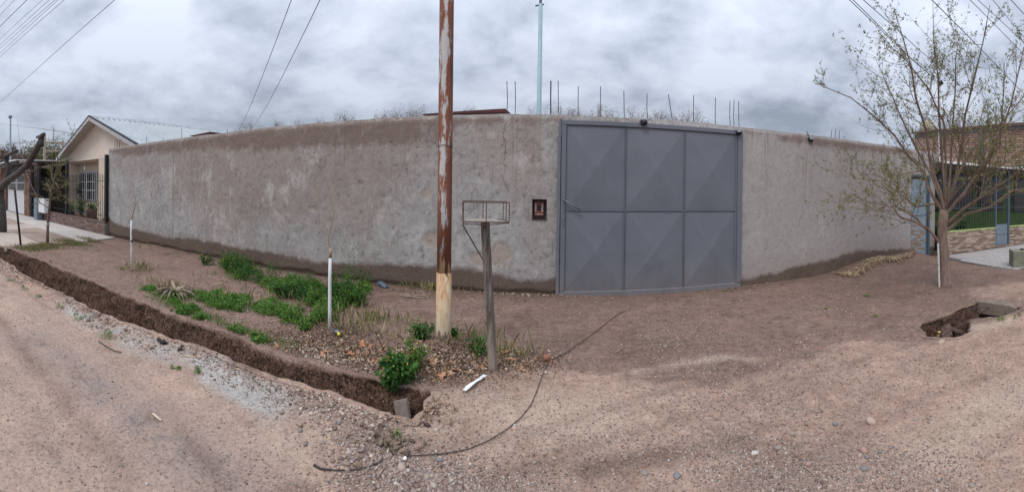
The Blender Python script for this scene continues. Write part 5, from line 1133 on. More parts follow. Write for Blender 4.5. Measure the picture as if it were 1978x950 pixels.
# roof: corrugated sheets, each one piece
def corr(xe, ze, y0, y1):
    L = math.hypot(xe-RX, ze-RZ); V = []; F_ = []; st = [0, .07, .10, .14, .17]; ys = []
    y = y0
    while y < y1-.01:
        for k, s in enumerate(st[:4]): ys.append((y+s*1.3, .045 if k in (2, 3) else 0.))
        y += .27
    ys.append((y1, 0)); nx_, nz_ = (ze-RZ)/L, -(xe-RX)/L
    if nz_ < 0: nx_, nz_ = -nx_, -nz_
    for (yy, h_) in ys:
        for (xx, zz) in ((RX, RZ), (xe, ze)): V.append((xx+nx_*0, yy, zz+h_+.05))
    for k in range(len(ys)-1): F_.append((2*k, 2*k+1, 2*k+3, 2*k+2))
    return MB().add(V, F_)
y = VY
while y < BY:
    for xe in (ER, EL): corr(xe, EZ, y, y+.81).build('roof_sheet', 'roof_sheet', h1)
    y += .81
b = MB()
for xe in (ER, EL):
    s = 1 if xe > RX else -1
    b.add([(RX, VY, RZ+.045), (xe, VY, EZ+.045), (xe, BY, EZ+.045), (RX, BY, RZ+.045), (RX, VY, RZ-.03), (xe, VY, EZ-.03), (xe, BY, EZ-.03), (RX, BY, RZ-.03)], [(0, 1, 2, 3), (4, 7, 6, 5), (1, 5, 6, 2)])
b.build('soffit', 'soffit_board', h1)
for xe in (ER, EL):
    V = [(RX, VY-.03, RZ+.06), (xe, VY-.03, EZ+.06), (xe, VY-.03, EZ-.10), (RX, VY-.03, RZ-.10)]; V += [(a, VY-.002, c) for a, _, c in V]
    MB().add(V, [(0, 1, 2, 3), (7, 6, 5, 4), (0, 4, 5, 1), (1, 5, 6, 2), (2, 6, 7, 3), (3, 7, 4, 0)]).build('verge_board', 'verge', h1)
    V = [(RX, VY-.04, RZ+.12), (xe, VY-.04, EZ+.12), (xe, VY-.04, EZ+.065), (RX, VY-.04, RZ+.065)]; V += [(a, VY+.05, c) for a, _, c in V]
    MB().add(V, [(0, 1, 2, 3), (7, 6, 5, 4), (0, 4, 5, 1), (1, 5, 6, 2), (2, 6, 7, 3), (3, 7, 4, 0)]).build('verge_strip', 'lamp_black', h1)
for k in range(8): MB().add([(RX-.2, VY+k*.9, RZ+.075-.08), (RX, VY+k*.9, RZ+.13), (RX+.2, VY+k*.9, RZ+.075-.08), (RX-.2, VY+k*.9+.92, RZ+.06-.08), (RX, VY+k*.9+.92, RZ+.10), (RX+.2, VY+k*.9+.92, RZ+.06-.08)], [(0, 1, 4, 3), (1, 2, 5, 4), (0, 2, 1), (3, 4, 5)]).build('ridge_cap', 'roof_sheet', h1)
b = MB(); b.tube([(-17.6, 8.3, 2.65), (-17.6, 8.3, 2.45)], .008, 4); b.tube([(-17.6, 8.3, 2.46), (-17.6, 8.3, 2.40), (-17.6, 8.3, 2.33), (-17.6, 8.3, 2.29)], [.02, .045, .045, .01], 8); b.build('porch_bulb', 'white_paint', h1)

def m_brick(base, alt):
    def f(t):
        r = t('ObjectInfo').outputs['Random']; n = t.noise(t.pos, 30., 4, .7)
        c = t.ramp(r, [(0, tuple(q*.7 for q in base)), (.35, base), (.7, alt), (1, tuple(min(1, q*1.25) for q in alt))]); bump(t, n, .5); return t.mix(t.rng(n, .35, .7, 0., .5), c, tuple(q*.55 for q in base))
    return f
material('brick_brown', m_brick((.20, .115, .085), (.25, .165, .125)), .9, .2)
material('brick_mauve', m_brick((.19, .13, .115), (.23, .165, .145)), .9, .2)
material('brick_hollow', m_brick((.38, .22, .175), (.46, .32, .26)), .9, .2)
material('clad', m_brick((.30, .215, .165), (.44, .345, .27)), .75, .3)
simple('mortar', (.20, .175, .155), .95, .2, 20)
BRK = {}
def brick_mesh(w, d_, h_, mat):
    k = (round(w, 3), round(d_, 3), round(h_, 3), mat)
    if k not in BRK:
        m_ = MB().box((0, 0, 0), (w, d_, h_), bev=min(.006, h_*.12)); me = bpy.data.meshes.new('brick'); me.from_pydata([tuple(v) for v in m_.v], [], m_.f); me.materials.append(MATS[mat]); BRK[k] = me
    return BRK[k]
def lay(root, M, L, H, bw, bh, dep, mat, joint=.012, skip=None, name='brick', proud=.004, lim=10**9, fill=True):
    """bricks on the face y=0 of the frame M, x along, z up"""
    k = 0; ang = M.to_euler().z; rows = int(H/bh)
    for r_ in range(rows):
        x = -(bw/2 if r_ % 2 else 0)
        while x < L-.03:
            x0 = max(0, x); x1 = min(L, x+bw); x += bw
            if x1-x0 < .03 or (skip and skip((x0+x1)/2, r_*bh)): continue
            if k >= lim: return k
            o = link(bpy.data.objects.new(name, brick_mesh(x1-x0-joint, dep, bh-joint, mat)), root); o.location = M @ Vector((x0+joint/2, -proud-rng.uniform(0, .005), r_*bh+joint/2)); o.rotation_euler.z = ang
            o.matrix_parent_inverse = Matrix.LocRotScale(root.location, root.rotation_euler, None).inverted() if root.type == 'EMPTY' else root.matrix_parent_inverse.copy() @ Matrix.Identity(4)
            k += 1
    return k
# railing on its low brick wall
fn = tag(empty('street_railing', (-14.6, 6.1, 0)), 'black bar railing on a low brown brick wall before the gabled house', 'fence')
MB().box((-17.9, 6.05, -.1), (-11.29, 6.19, .375)).build('wall_core', 'mortar', fn)
lay(fn, Matrix.Translation((-17.9, 6.045, -.02)), 6.6, .40, .25, .075, .03, 'brick_mauve')
MB().box((-17.9, 6.03, .378), (-11.29, 6.20, .42), bev=.006).build('wall_cap', 'brick_mauve', fn)
b_ = MB().tube([(0, 0, 0), (0, 0, 1.53)], .0085, 5); bm_ = bpy.data.meshes.new('bar'); bm_.from_pydata([tuple(v) for v in b_.v], [], b_.f); bm_.materials.append(MATS['black_paint'])
x = -17.85
while x < -11.35:
    o = link(bpy.data.objects.new('bar', bm_), fn); o.location = (x, 6.12, .42+rng.uniform(-.0, .01)); o.matrix_parent_inverse = Matrix.Translation(fn.location).inverted(); x += .13
for z in (.60, 1.72): MB().box((-17.9, 6.105, z), (-11.3, 6.135, z+.018)).build('rail', 'black_paint', fn)
for x, zb in ((-11.33, .42), (-14.58, .42), (-17.97, -.05), (-19.0, -.05)): MB().box((x-.055, 6.06, zb), (x+.055, 6.17, 2.56), bev=.004).build('post', 'black_paint', fn)
x = -18.9
while x < -18.0:
    o = link(bpy.data.objects.new('bar', bm_), fn); o.location = (x, 6.12, .42); o.matrix_parent_inverse = Matrix.Translation(fn.location).inverted(); o.scale.z = 1.; x += .12
MB().box((-18.93, 6.10, .05), (-18.03, 6.13, .40)).build('gate_panel', 'black_paint', fn)
# plants in pots behind the railing
simple('terracotta', (.25, .085, .05), .8, .2); simple('pot_dark', (.05, .05, .055), .6, .2); simple('pot_wood', (.20, .13, .09), .9, .3)
def potted(x, y, r, h, mat, lab, lr, lh, n, leaf):
    rt = tag(empty('potted_plant', (x, y, 0)), lab, 'potted plant'); MB().tube([(x, y, .02), (x, y, h*.9), (x, y, h), (x, y, h-.03)], [r*.72, r, r*1.08, r*.8], 12).build('pot', mat, rt, True)
    st = MB(); P_ = []
    for i in range(9):
        a = rng.uniform(0, 6.28); q = lr*rng.uniform(.2, 1); p2 = Vector((x+math.cos(a)*q, y+math.sin(a)*q, h+lh*rng.uniform(.5, 1))); p0 = Vector((x, y, h-.04)); st.tube([p0, p0.lerp(p2, .5)+Vector((0, 0, .04)), p2], [.006, .005, .002], 4)
        for k in range(n//9): u = rng.uniform(.2, 1); v = p0.lerp(p2, u); P_.append((v.x+rng.normal(0, .04), v.y+rng.normal(0, .04), v.z+rng.normal(0, .04)))
    st.build('stem', 'weed_stem', rt); s = leaf*rng.uniform(.6, 1.2, len(P_)); stamp('foliage', LEAF, LEAFF, np.array(P_), s, rotmats(len(s), 1.), 'weed_dark', rt)
for args in ((-16.9, 7.3, .17, .35, 'pot_dark', 'dark potted plant leftmost on the ground behind the railing', .25, .45, 160, .10), (-15.6, 7.2, .17, .30, 'terracotta', 'bushy plant in a terracotta pot below the barred window', .28, .75, 260, .12), (-14.6, 7.2, .24, .62, 'pot_wood', 'plant in a wood coloured barrel pot behind the railing', .25, .30, 150, .10), (-13.2, 7.0, .22, .22, 'terracotta', 'wide red bowl pot beside the column', .12, .16, 60, .07), (-14.95, 7.5, .14, .25, 'pot_dark', 'tall leafy potted plant left of the barrel pot', .2, .7, 160, .10)): potted(*args)
vine = []
for k in range(420): z = rng.uniform(.5, 2.0); vine.append((-12.05+rng.normal(0, .10), 6.6+rng.normal(0, .05), z))
vr = tag(empty('bamboo_plant', (-12.05, 6.6, 0)), 'light green bamboo like plant behind the railing next to the wall end', 'plant')
MB().tube([(-12.05, 6.6, 0), (-12.08, 6.6, 1.1), (-12.02, 6.6, 2.0)], [.015, .012, .006], 5).build('stem', 'weed_stem', vr)
s = rng.uniform(.07, .13, len(vine)); stamp('foliage', LEAF, LEAFF, np.array(vine), np.stack([s*.6, s, s], 1), rotmats(len(s), 1.), 'weed_leaf', vr)
hb = tag(empty('hanging_plant', (-18.0, 8.4, 1.4)), 'small dark plant hanging in front of the barred window', 'potted plant')
MB().tube([(-18.6, 8.45, 1.15), (-18.6, 8.45, 1.32)], [.09, .13], 10).build('pot', 'pot_dark', hb); pn = rng.normal(0, 1, (90, 3))*(.12, .08, .09)+(-18.6, 8.42, 1.42); stamp('foliage', LEAF, LEAFF, pn, rng.uniform(.06, .1, 90), rotmats(90), 'weed_dark', hb)

# cabinet, brick pier and white garage gate with its canopy
simple('cabinet_grey', (.16, .20, .24), .6, .15); simple('grey_block', (.17, .155, .15), .95, .3, 12)
cb = tag(empty('meter_cabinet', (-17.2, 5.9, 0)), 'small grey and white utility cabinet at the left end of the low brick wall', 'cabinet')
MB().box((-17.55, 5.72, 0), (-17.1, 6.0, .98), bev=.01).build('grey_box', 'cabinet_grey', cb); MB().box((-17.095, 5.78, .36), (-16.3, 6.02, .97), bev=.01).build('white_box', 'white_paint', cb)
pr = tag(empty('brick_pier', (-19.5, 6.0, 0)), 'brown brick pier between the white garage gate and the black railing', 'pier')
MB().box((-19.93, 5.98, -.1), (-19.12, 6.4, 2.68)).build('core', 'mortar', pr); lay(pr, Matrix.Translation((-19.93, 5.97, 0)), .80, 2.7, .26, .08, .03, 'brick_brown')
M = Matrix.Translation((-19.11, 5.98, 0)) @ Matrix.Rotation(math.pi/2, 4, 'Z'); lay(pr, M, .40, 2.7, .26, .08, .03, 'brick_brown')
simple('gate_white', (.56, .57, .58), .55, .08, 3)
gg = tag(empty('garage_gate', (-21.8, 6.1, 0)), 'white metal garage gate with barred upper part at the far left', 'gate')
for (x0, x1) in ((-23.68, -21.86), (-21.82, -19.98)):
    n = 3; w = (x1-x0)/n
    for k in range(n): MB().box((x0+k*w+.01, 6.08, .06), (x0+(k+1)*w-.01, 6.12, 1.22), bev=.008).build('panel', 'gate_white', gg)
    for z in (.02, 1.225, 1.66, 2.10): MB().box((x0, 6.07, z), (x1, 6.13, z+.045)).build('rail', 'gate_white', gg)
    for x in (x0, x1-.05): MB().box((x, 6.065, .0), (x+.05, 6.128, 2.19)).build('stile', 'gate_white', gg)
    for k in range(1, 9): x = x0+k*(x1-x0)/9; MB().tube([(x, 6.10, 1.27), (x, 6.10, 2.10)], .016, 5).build('bar', 'gate_white', gg)
MB().box((-23.7, 6.5, 0), (-19.95, 6.52, 2.3)).build('dark_backing', 'black_paint', gg)
cn = tag(empty('canopy', (-22, 6, 2.6)), 'black framed canopy with white sheet roof above the garage gate', 'canopy')
MB().box((-30, 5.35, 2.62), (-19.1, 5.45, 2.76)).build('front_beam', 'black_paint', cn); MB().box((-30, 5.3, 2.775), (-19.1, 9, 2.83)).build('roof_sheet', 'white_paint', cn)
for k in range(14): x = -24+k*.36; MB().tube([(x, 6.2, 2.22), (x+.18, 6.2, 2.58), (x+.36, 6.2, 2.22)], .018, 4).build('truss_bar', 'verge', cn)
MB().box((-24.1, 6.24, 2.2), (-19.98, 6.30, 2.615)).build('truss_backing', 'black_paint', cn)
pr2 = tag(empty('brown_pier', (-24.6, 6.2, 0)), 'dark brown brick pier left of the white garage gate behind the lopped tree', 'pier')
MB().box((-25.4, 5.98, -.1), (-23.78, 6.4, 2.6)).build('core', 'brick_brown', pr2); lay(pr2, Matrix.Translation((-25.4, 5.97, 0)), 1.6, 2.5, .26, .08, .03, 'brick_brown', lim=140)
nb = tag(empty('neighbour_house', (-30, 7, 0)), 'low pink brown house front at the far left edge', 'house')
simple('pink_render', (.36, .24, .20), .9, .15); MB().box((-45, 6.6, 0), (-25.5, 7, 2.3)).build('wall', 'pink_render', nb); MB().box((-45, 6.4, 2.31), (-25.5, 9, 2.4)).build('roof', 'roof_sheet', nb)
bw = tag(empty('block_wall', (-22, 8.5, 0)), 'grey brown block wall behind the black railing left of the gabled house', 'wall', kind='thing')
MB().box((-28, 8.52, 0), (-19.3, 8.7, 2.68)).build('core', 'grey_block', bw)
M = Matrix.Translation((-23.2, 8.51, 0)); lay(bw, M, 3.85, 2.68, .40, .2, .03, 'brick_mauve', name='block')

# pavement on the left: cast slabs
simple('pave', (.42, .345, .295), .9, .14, 2.5, bmp=.2, objrand=.10); simple('pave_dark', (.32, .235, .19), .9, .16, 3, bmp=.2, objrand=.1); simple('pave_pale', (.44, .395, .36), .9, .12, 3, bmp=.2, objrand=.1)
pv = bpy.data.objects.new('left_pavement', None); pv.empty_display_size = .2; pv['kind'] = 'structure'; C.objects.link(pv)
ky = [2.42, 3.55, 4.75, 6.03]
for j in range(3):
    x = -9.95-.25*((ky[j]+ky[j+1])/2-3.5)
    i = 0
    while x > -31:
        w = (2.1, 1.7, 2.4)[j]*rng.uniform(.9, 1.1); x0 = x-w; dz = rng.uniform(-.004, .004); g_ = .012; sh = .25*(ky[j+1]-ky[j])/2
        y0, y1 = ky[j]+g_, ky[j+1]-g_
        if j == 0: y0 = max(y0, 2.32+.04*x+.5)
        V = [(x0+g_+sh, y0, -.08), (x-g_+sh, y0, -.08), (x-g_-sh, y1, -.08), (x0+g_-sh, y1, -.08)]; V += [(a, c, .004+dz) for a, c, _ in V]
        MB().add(V, [(4, 5, 6, 7), (0, 1, 5, 4), (1, 2, 6, 5), (2, 3, 7, 6), (3, 0, 4, 7)]).build('slab', ('pave', 'pave_dark' if i % 3 != 2 else 'pave', 'pave_pale')[j], pv)
        x = x0; i += 1

# ------------------------------------------------------------------ house on the right
simple('door_blue', (.085, .125, .165), .55, .12, 6)
def m_door(t):
    p = t.pos; x = t('SeparateXYZ', i0=p); n = t.noise(t.scale(p, 1, 1, 1.), 5., 5, .65, .5); st = t.noise(t.scale(p, 2.2, 1., 9.), 1.6, 5, .7, .8)
    c = t.mix(t.rng(n, .3, .7), (.17, .23, .28), (.23, .29, .34))
    inz = t.math('MULTIPLY', t.math('MULTIPLY', t.rng(x.outputs[2], .12, .18), t.rng(x.outputs[2], 1.0, .9)), t.math('MULTIPLY', t.rng(x.outputs[0], 8.06, 8.1), t.rng(x.outputs[0], 8.72, 8.66)))
    c = t.mix(t.math('MULTIPLY', inz, .5), c, (.31, .34, .35))
    k = t.math('MULTIPLY', inz, t.rng(t.math('ADD', st, t.rng(x.outputs[2], 1.0, .1, 0., .07)), .50, .57))
    return t.mix(t.math('MULTIPLY', k, .9), c, t.mix(n, (.20, .105, .045), (.30, .17, .08)))
material('door_rusted', m_door, .6, .3)
sd2 = tag(empty('side_door', (8.4, WALL_Y, 0)), 'narrow blue grey metal door with rusted lower panel at the right end of the wall', 'door')
YD = WALL_Y+.03
MB().box((8.03, YD, .04), (8.74, YD+.03, 1.05), bev=.006).build('lower_panel', 'door_rusted', sd2); MB().box((8.03, YD, 1.065), (8.74, YD+.03, 2.00), bev=.006).build('upper_panel', 'door_rusted', sd2)
for a in ((8.02, YD-.02, .02, 8.045, YD+.05, 2.06), (8.725, YD-.02, .02, 8.75, YD+.05, 2.06)): MB().box(a[:3], a[3:], bev=.003).build('stile', 'door_blue', sd2)
MB().box((8.77, YD-.06, .0), (8.84, YD+.05, 2.11), bev=.004).build('frame', 'door_blue', sd2); MB().box((8.02, YD-.03, 2.065), (8.765, YD+.05, 2.11), bev=.004).build('frame', 'door_blue', sd2)
V = [(8.36, YD-.003, .98), (8.10, YD-.003, .84)]
O2 = Vector((8.95, 5.85, 0)); A2 = math.atan2(-1.1, 4.25); M2 = Matrix.Translation(O2) @ Matrix.Rotation(A2, 4, 'Z')
simple('green_paint', (.16, .25, .055), .8, .1, 3); simple('trim_green', (.42, .50, .20), .8, .1); simple('bar_blue', (.055, .072, .082), .5, .15); simple('zinc', (.52, .54, .56), .5, .15, metallic=.3)
rh = tag(empty('brick_house', O2), 'brick house with green porch behind blue bars at the right', 'house')
MB().box((0, .02, -.1), (2.28, .16, .60), M2).build('porch_wall', 'mortar', rh); MB().box((2.93, .02, -.1), (9., .16, .60), M2).build('porch_wall', 'mortar', rh); MB().box((2.285, .03, -.1), (2.925, .16, .05), M2).build('door_sill', 'mortar', rh)
MB().box((0, -.004, .603), (2.28, .17, .625), M2, .003).build('wall_cap', 'trim_green', rh); MB().box((2.93, -.004, .603), (9, .17, .625), M2, .003).build('wall_cap', 'trim_green', rh)
lay(rh, M2, 6., .605, .21, .05, .03, 'clad', joint=.006, skip=lambda x, z: 2.2 < x < 3.02 and z > .04, name='cladding_stone', proud=.0, lim=300)
b_ = MB().tube([(0, 0, 0), (0, 0, 1.82)], .0095, 5); bb = bpy.data.meshes.new('bar'); bb.from_pydata([tuple(v) for v in b_.v], [], b_.f); bb.materials.append(MATS['bar_blue'])
x = .06
while x < 8:
    o = link(bpy.data.objects.new('bar', bb), rh); o.location = M2 @ Vector((x, .08, .625 if not 2.3 < x < 2.92 else .70)); o.matrix_parent_inverse = Matrix.Translation(rh.location).inverted()
    if 2.3 < x < 2.92: o.scale.z = .955
    x += .115
for z in (1.22, 2.40): MB().box((0, .072, z), (9, .096, z+.025), M2).build('rail', 'bar_blue', rh)
for x in (2.27, 2.90): MB().box((x, .03, .0), (x+.055, .12, 2.46), M2, .004).build('gate_post', 'door_blue', rh)
MB().box((2.335, .06, .06), (2.89, .10, .37), M2, .006).build('gate_panel', 'cabinet_grey', rh); MB().box((2.335, .06, .385), (2.89, .10, .70), M2, .006).build('gate_panel', 'cabinet_grey', rh)
MB().box((-.05, -.12, 2.47), (9, 3.3, 2.50), M2).build('porch_roof', 'zinc', rh); MB().box((-.05, -.14, 2.44), (9, -.125, 2.50), M2).build('fascia', 'white_paint', rh)
MB().box((.4, 2.0, 0), (9, 2.15, 2.45), M2).build('green_wall', 'green_paint', rh); MB().box((0.02, .2, -.04), (9, 1.99, .01), M2).build('porch_floor', 'mortar', rh)
for (x0, x1, z0_, z1_) in ((.45, 1.35, 0., 2.3), (1.5, 3.3, 1.05, 2.35), (3.6, 5., 1.0, 2.3), (5.6, 6.9, .9, 2.3)):
    wn = MB().box((x0, 1.93, z0_+.02), (x1, 1.99, z1_), M2, .01).build('window', 'bar_blue', rh); MB().box((x0+.07, 1.915, z0_+.09), (x1-.07, 1.928, z1_-.07), M2).build('pane', 'glass_dark', wn)
for (x_, y_, lab, sc_) in ((.45, .8, 'leafy plant in the porch shade next to the small door', .5), (1.7, .9, 'dark bushy plant in the middle of the barred porch', .6)):
    q = M2 @ Vector((x_, y_, 0)); potted(q.x, q.y, .16, .3, 'pot_dark', lab, .30, .75, 330, .12)
# storey of bare brick above the porch: a wall running back from the street
up2 = MB().box((11.62, 4.2, 2.52), (11.85, 8.75, 3.80)).build('upper_wall', 'mortar', rh)
M3 = Matrix.Translation((11.615, 8.75, 2.53)) @ Matrix.Rotation(-math.pi/2, 4, 'Z')
cnt = 0
for r_ in range(14):
    x = -(.13 if r_ % 2 else 0)
    while x < 4.5:
        x0, x1 = max(0, x), min(4.55, x+.26); x += .26
        if x1-x0 < .05 or (2.60 < (x0+x1)/2 < 2.76) or cnt >= 290: continue
        o = link(bpy.data.objects.new('brick', brick_mesh(x1-x0-.018, .03, .062, 'brick_hollow')), up2); o.location = M3 @ Vector((x0, -.004-rng.uniform(0, .008), r_*.08+.008)); o.rotation_euler.z = -math.pi/2; cnt += 1
MB().box((11.585, 4.2, 3.66), (11.618, 8.75, 3.80)).build('concrete_band', 'grey_block', up2); MB().box((11.57, 6.0, 2.52), (11.60, 6.14, 3.655)).build('concrete_column', 'grey_block', up2)
for k in range(17): o = link(bpy.data.objects.new('brick', brick_mesh(.24, .12, .05, 'brick_brown')), up2); o.location = (11.60, 4.5+k*.255, 3.805); o.rotation_euler.z = math.pi/2
simple('tank_cream', (.48, .44, .33), .7, .1)
tk = tag(empty('water_tank', (11.9, 8.45, 3.8)), 'cream water tank on top of the brick house wall behind the tree', 'tank')
MB().tube([(11.95, 8.45, 3.81), (11.95, 8.45, 4.20), (11.95, 8.45, 4.26)], [.27, .27, .22], 20).build('body', 'tank_cream', tk, True); MB().tube([(11.95, 8.45, 4.262), (11.95, 8.45, 4.30)], [.12, .11], 12).build('lid', 'tank_cream', tk)
tk2 = tag(empty('vent_box', (12.3, 5.3, 3.85)), 'small pale block standing on the brick house wall at the right', 'vent')
MB().box((11.7, 5.1, 3.86), (11.85, 5.32, 4.02), bev=.01).build('block', 'white_paint', tk2)
mq = dp(1814, 300, 11.5); sm = tag(empty('service_mast', (mq.x, mq.y, 2.5)), 'thin white service mast with black cable cap behind the budding tree', 'mast')
zt = dp(1815, 166, 11.5).z; MB().tube([(mq.x, mq.y, 2.4), (mq.x, mq.y, zt)], .033, 8).build('tube', 'white_paint', sm)
MB().tube([(mq.x, mq.y, zt), (mq.x+.01, mq.y, zt+.10), (mq.x+.05, mq.y-.02, zt+.14), (mq.x+.10, mq.y-.04, zt+.06)], [.05, .05, .045, .03], 8).build('cap', 'lamp_black', sm)
# tiled pavement
simple('tile', (.44, .41, .395), .7, .10, 20, objrand=.06); simple('tile_joint', (.16, .145, .14), .9, .2, 20)
tp = bpy.data.objects.new('tiled_pavement', None); tp.empty_display_size = .2; tp['kind'] = 'structure'; C.objects.link(tp)
V = [(8.75, 5.72, -.004), (7.95, 3.35, -.004), (14, 2.6, -.004), (14, 4.5, -.004)]; V += [(a, c, -.08) for a, c, _ in V]
MB().add(V, [(0, 1, 2, 3), (1, 0, 4, 5), (2, 1, 5, 6), (3, 2, 6, 7), (0, 3, 7, 4)]).build('tile_bed', 'tile_joint', tp)
tm = MB().box((.018, .022, -.01), (.182, .178, .004), bev=.002); tme = bpy.data.meshes.new('tile'); tme.from_pydata([tuple(v) for v in tm.v], [], tm.f); tme.materials.append(MATS['tile']); cnt = 0
for j in range(13):
    for i in range(-8, 24):
        q = M2 @ Vector((i*.2, -.25-j*.2, 0)); c_ = M2 @ Vector((i*.2+.1, -.15-j*.2, 0))
        if c_.x > 8.10+.34*(c_.y-3.45) and c_.x < 13.5 and c_.y > 3.3 and cnt < 299: o = link(bpy.data.objects.new('tile', tme), tp); o.location = q; o.rotation_euler.z = A2; cnt += 1
simple('block_green', (.205, .205, .155), .9, .2, 8, bmp=.3)
q = gp(1957, 517); M = Matrix.Translation((q[0], q[1], 0)) @ Matrix.Rotation(-.95, 4, 'Z')
kb = tag(empty('concrete_block', (q[0], q[1], 0)), 'low greenish grey concrete block at the right edge of the tiled pavement', 'block')
MB().box((0, 0, -.05), (.9, .45, .36), M, .01).build('body', 'block_green', kb); MB().tube([M @ Vector((.25, .2, .36)), M @ Vector((.25, .2, .39))], [.05, .045], 10).build('pipe_end', 'lamp_black', kb)

# ------------------------------------------------------------------ behind the wall: light pole, red roof edges, trees
simple('pole_blue', (.30, .42, .46), .5, .08); simple('red_rust', (.085, .022, .020), .7, .4, 12)
lp = dp(1041, 218, 14.); zt = dp(1046, 8, 14.).z; lq = tag(empty('light_pole', (lp.x, lp.y, 0)), 'tall pale blue light pole rising behind the wall left of the gate', 'pole')
tx = dp(1046, 8, 14.).x
MB().tube([(lp.x, lp.y, 0), (lp.x, lp.y, 2.5), (lp.x+(tx-lp.x)*.1, lp.y, zt)], [.105, .09, .072], 14).build('tube', 'pole_blue', lq, True)
MB().tube([(lp.x, lp.y, zt), (lp.x, lp.y, zt+3.2)], [.05, .045], 10).build('top_tube', 'pole_blue', lq, True); MB().tube([(lp.x-.18, lp.y, zt-.06), (lp.x+.12, lp.y, zt+.0)], .03, 6).build('cross_arm', 'cabinet_grey', lq)
def beam(name, a, c, h_, lab, mat='red_rust'):
    d_ = (c-a); r_ = tag(empty(name, a), lab, 'roof'); V = [a, a+Vector((0, 0, h_*.25)), c+Vector((0, 0, h_)), c]; V += [v+Vector((.2, 1.3, -.02)) for v in V]
    MB().add(V, [(0, 3, 2, 1), (4, 5, 6, 7), (1, 2, 6, 5), (0, 4, 7, 3), (0, 1, 5, 4), (3, 7, 6, 2)]).build('sheet', mat, r_)
beam('rusty_shed_edge', wp(815, 221.5, 10.5), wp(976, 217.0, 6.85), .065, 'dark red sheet roof edge showing above the wall right of the steel pole')
beam('rusty_shed_edge', wp(366, 263, 9.2), wp(405, 257.5, 8.2), .05, 'dark red roof tip showing above the wall near the gabled house')
simple('far_bark', (.15, .105, .085), .95, .3); leafmat('far_leaf', [(0, (.085, .055, .04)), (.5, (.15, .10, .07)), (1, (.26, .18, .125))], .2); leafmat('far_green', [(0, (.07, .095, .03)), (.5, (.12, .15, .045)), (1, (.18, .19, .07))], .2)
def tree_proto(seed, h_, leafm, dens):
    b = MB(); T = []; base = Vector((0, 0, 0)); b.tube([base, (0.05, 0, h_*.3), (.0, .05, h_*.52)], [.16, .12, .10], 6)
    for k in range(9):
        a = k*2.4+rng.uniform(-.3, .3); branchy(b, Vector((0, 0, h_*rng.uniform(.32, .52))), Vector((math.cos(a)*.8, math.sin(a)*.8, .9)), h_*rng.uniform(.26, .36), .13, 2, T, .9, .1, 4, .16, (3, 4))
    P_ = np.array([(v.x+rng.normal(0, .22), v.y+rng.normal(0, .22), v.z+rng.normal(0, .2)) for tt in T for (v, _) in tt[1:] for _k in range(dens)])
    return b, P_
FT = []
for i in range(3):
    b, P_ = tree_proto(i, 10., 'far_leaf', 12); tr = b.build('trunk', 'far_bark'); s = rng.uniform(.07, .14, len(P_)); fo = stamp('crown', LEAF, LEAFF, P_, s, rotmats(len(P_)), 'far_leaf'); FT.append((tr.data, fo.data, float(np.percentile(P_[:, 2], 99)))); bpy.data.objects.remove(tr); bpy.data.objects.remove(fo)
sp_ = [(497, 234, 46, 1.0), (515, 236, 50, .8), (522, 234, 44, .6), (549, 232, 45, .8), (561, 234, 52, .7), (580, 232, 46, .6), (612, 224, 44, .9), (642, 220, 46, .9), (690, 214, 44, 1.1), (714, 219, 50, .6), (757, 210, 44, .9), (773, 216, 50, .6), (797, 208, 43, .9), (812, 210, 47, .6), (895, 206, 52, .8), (916, 205, 52, .6), (1065, 204, 46, .8),
       (1078, 203, 44, .7), (1097, 202, 46, .9), (1130, 196, 43, 1.1), (1142, 200, 50, .8), (1192, 204, 44, .9), (1210, 206, 48, 1.0), (1226, 208, 52, .8), (1262, 207, 43, 1.1), (1280, 214, 50, .8), (1300, 213, 46, .8), (1316, 208, 42, 1.0), (1338, 228, 50, .6), (1350, 232, 55, .5)]
pos = ['leftmost of all', 'second from the left', 'third from the left', 'fourth from the left', 'fifth from the left', 'sixth from the left', 'left of the white sapling top', 'above the white sapling', 'broad one left of the steel pole', 'thin one beside the broad one', 'third to the left of the steel pole', 'second to the left of the steel pole', 'nearest to the left of the steel pole', 'small one almost touching the steel pole', 'above the dark red roof edge at its left', 'above the dark red roof edge at its right', 'just right of the blue light pole',
       'behind the thick red bar', 'between the second and third bars over the gate', 'broad one over the left gate panel', 'behind the bar over the left gate panel', 'over the first mullion of the gate', 'behind the bar left of the gate lamp', 'left of the gate lamp', 'broad one right of the gate lamp', 'behind the bar right of the gate lamp', 'behind the leaning bar', 'right of the leaning bar', 'tiny one behind a straight bar', 'last tiny one on the right']
for i, (px, py, dist, wd) in enumerate(sp_):
    q = dp(px, py, dist); rt = tag(empty('bare_tree', (q.x, q.y, 0)), 'bare brownish treetop far behind the wall, '+pos[i], 'tree', 'treetops beyond the wall'); sc_ = q.z/FT[i % 3][2]
    for nm, me in zip(('trunk', 'crown'), FT[i % 3][:2]):
        o = link(bpy.data.objects.new(nm, me)); o.parent = rt
    rt.rotation_euler.z = i*1.7; rt.scale = (sc_*(.35+.35*wd),)*2+(sc_*.96,)
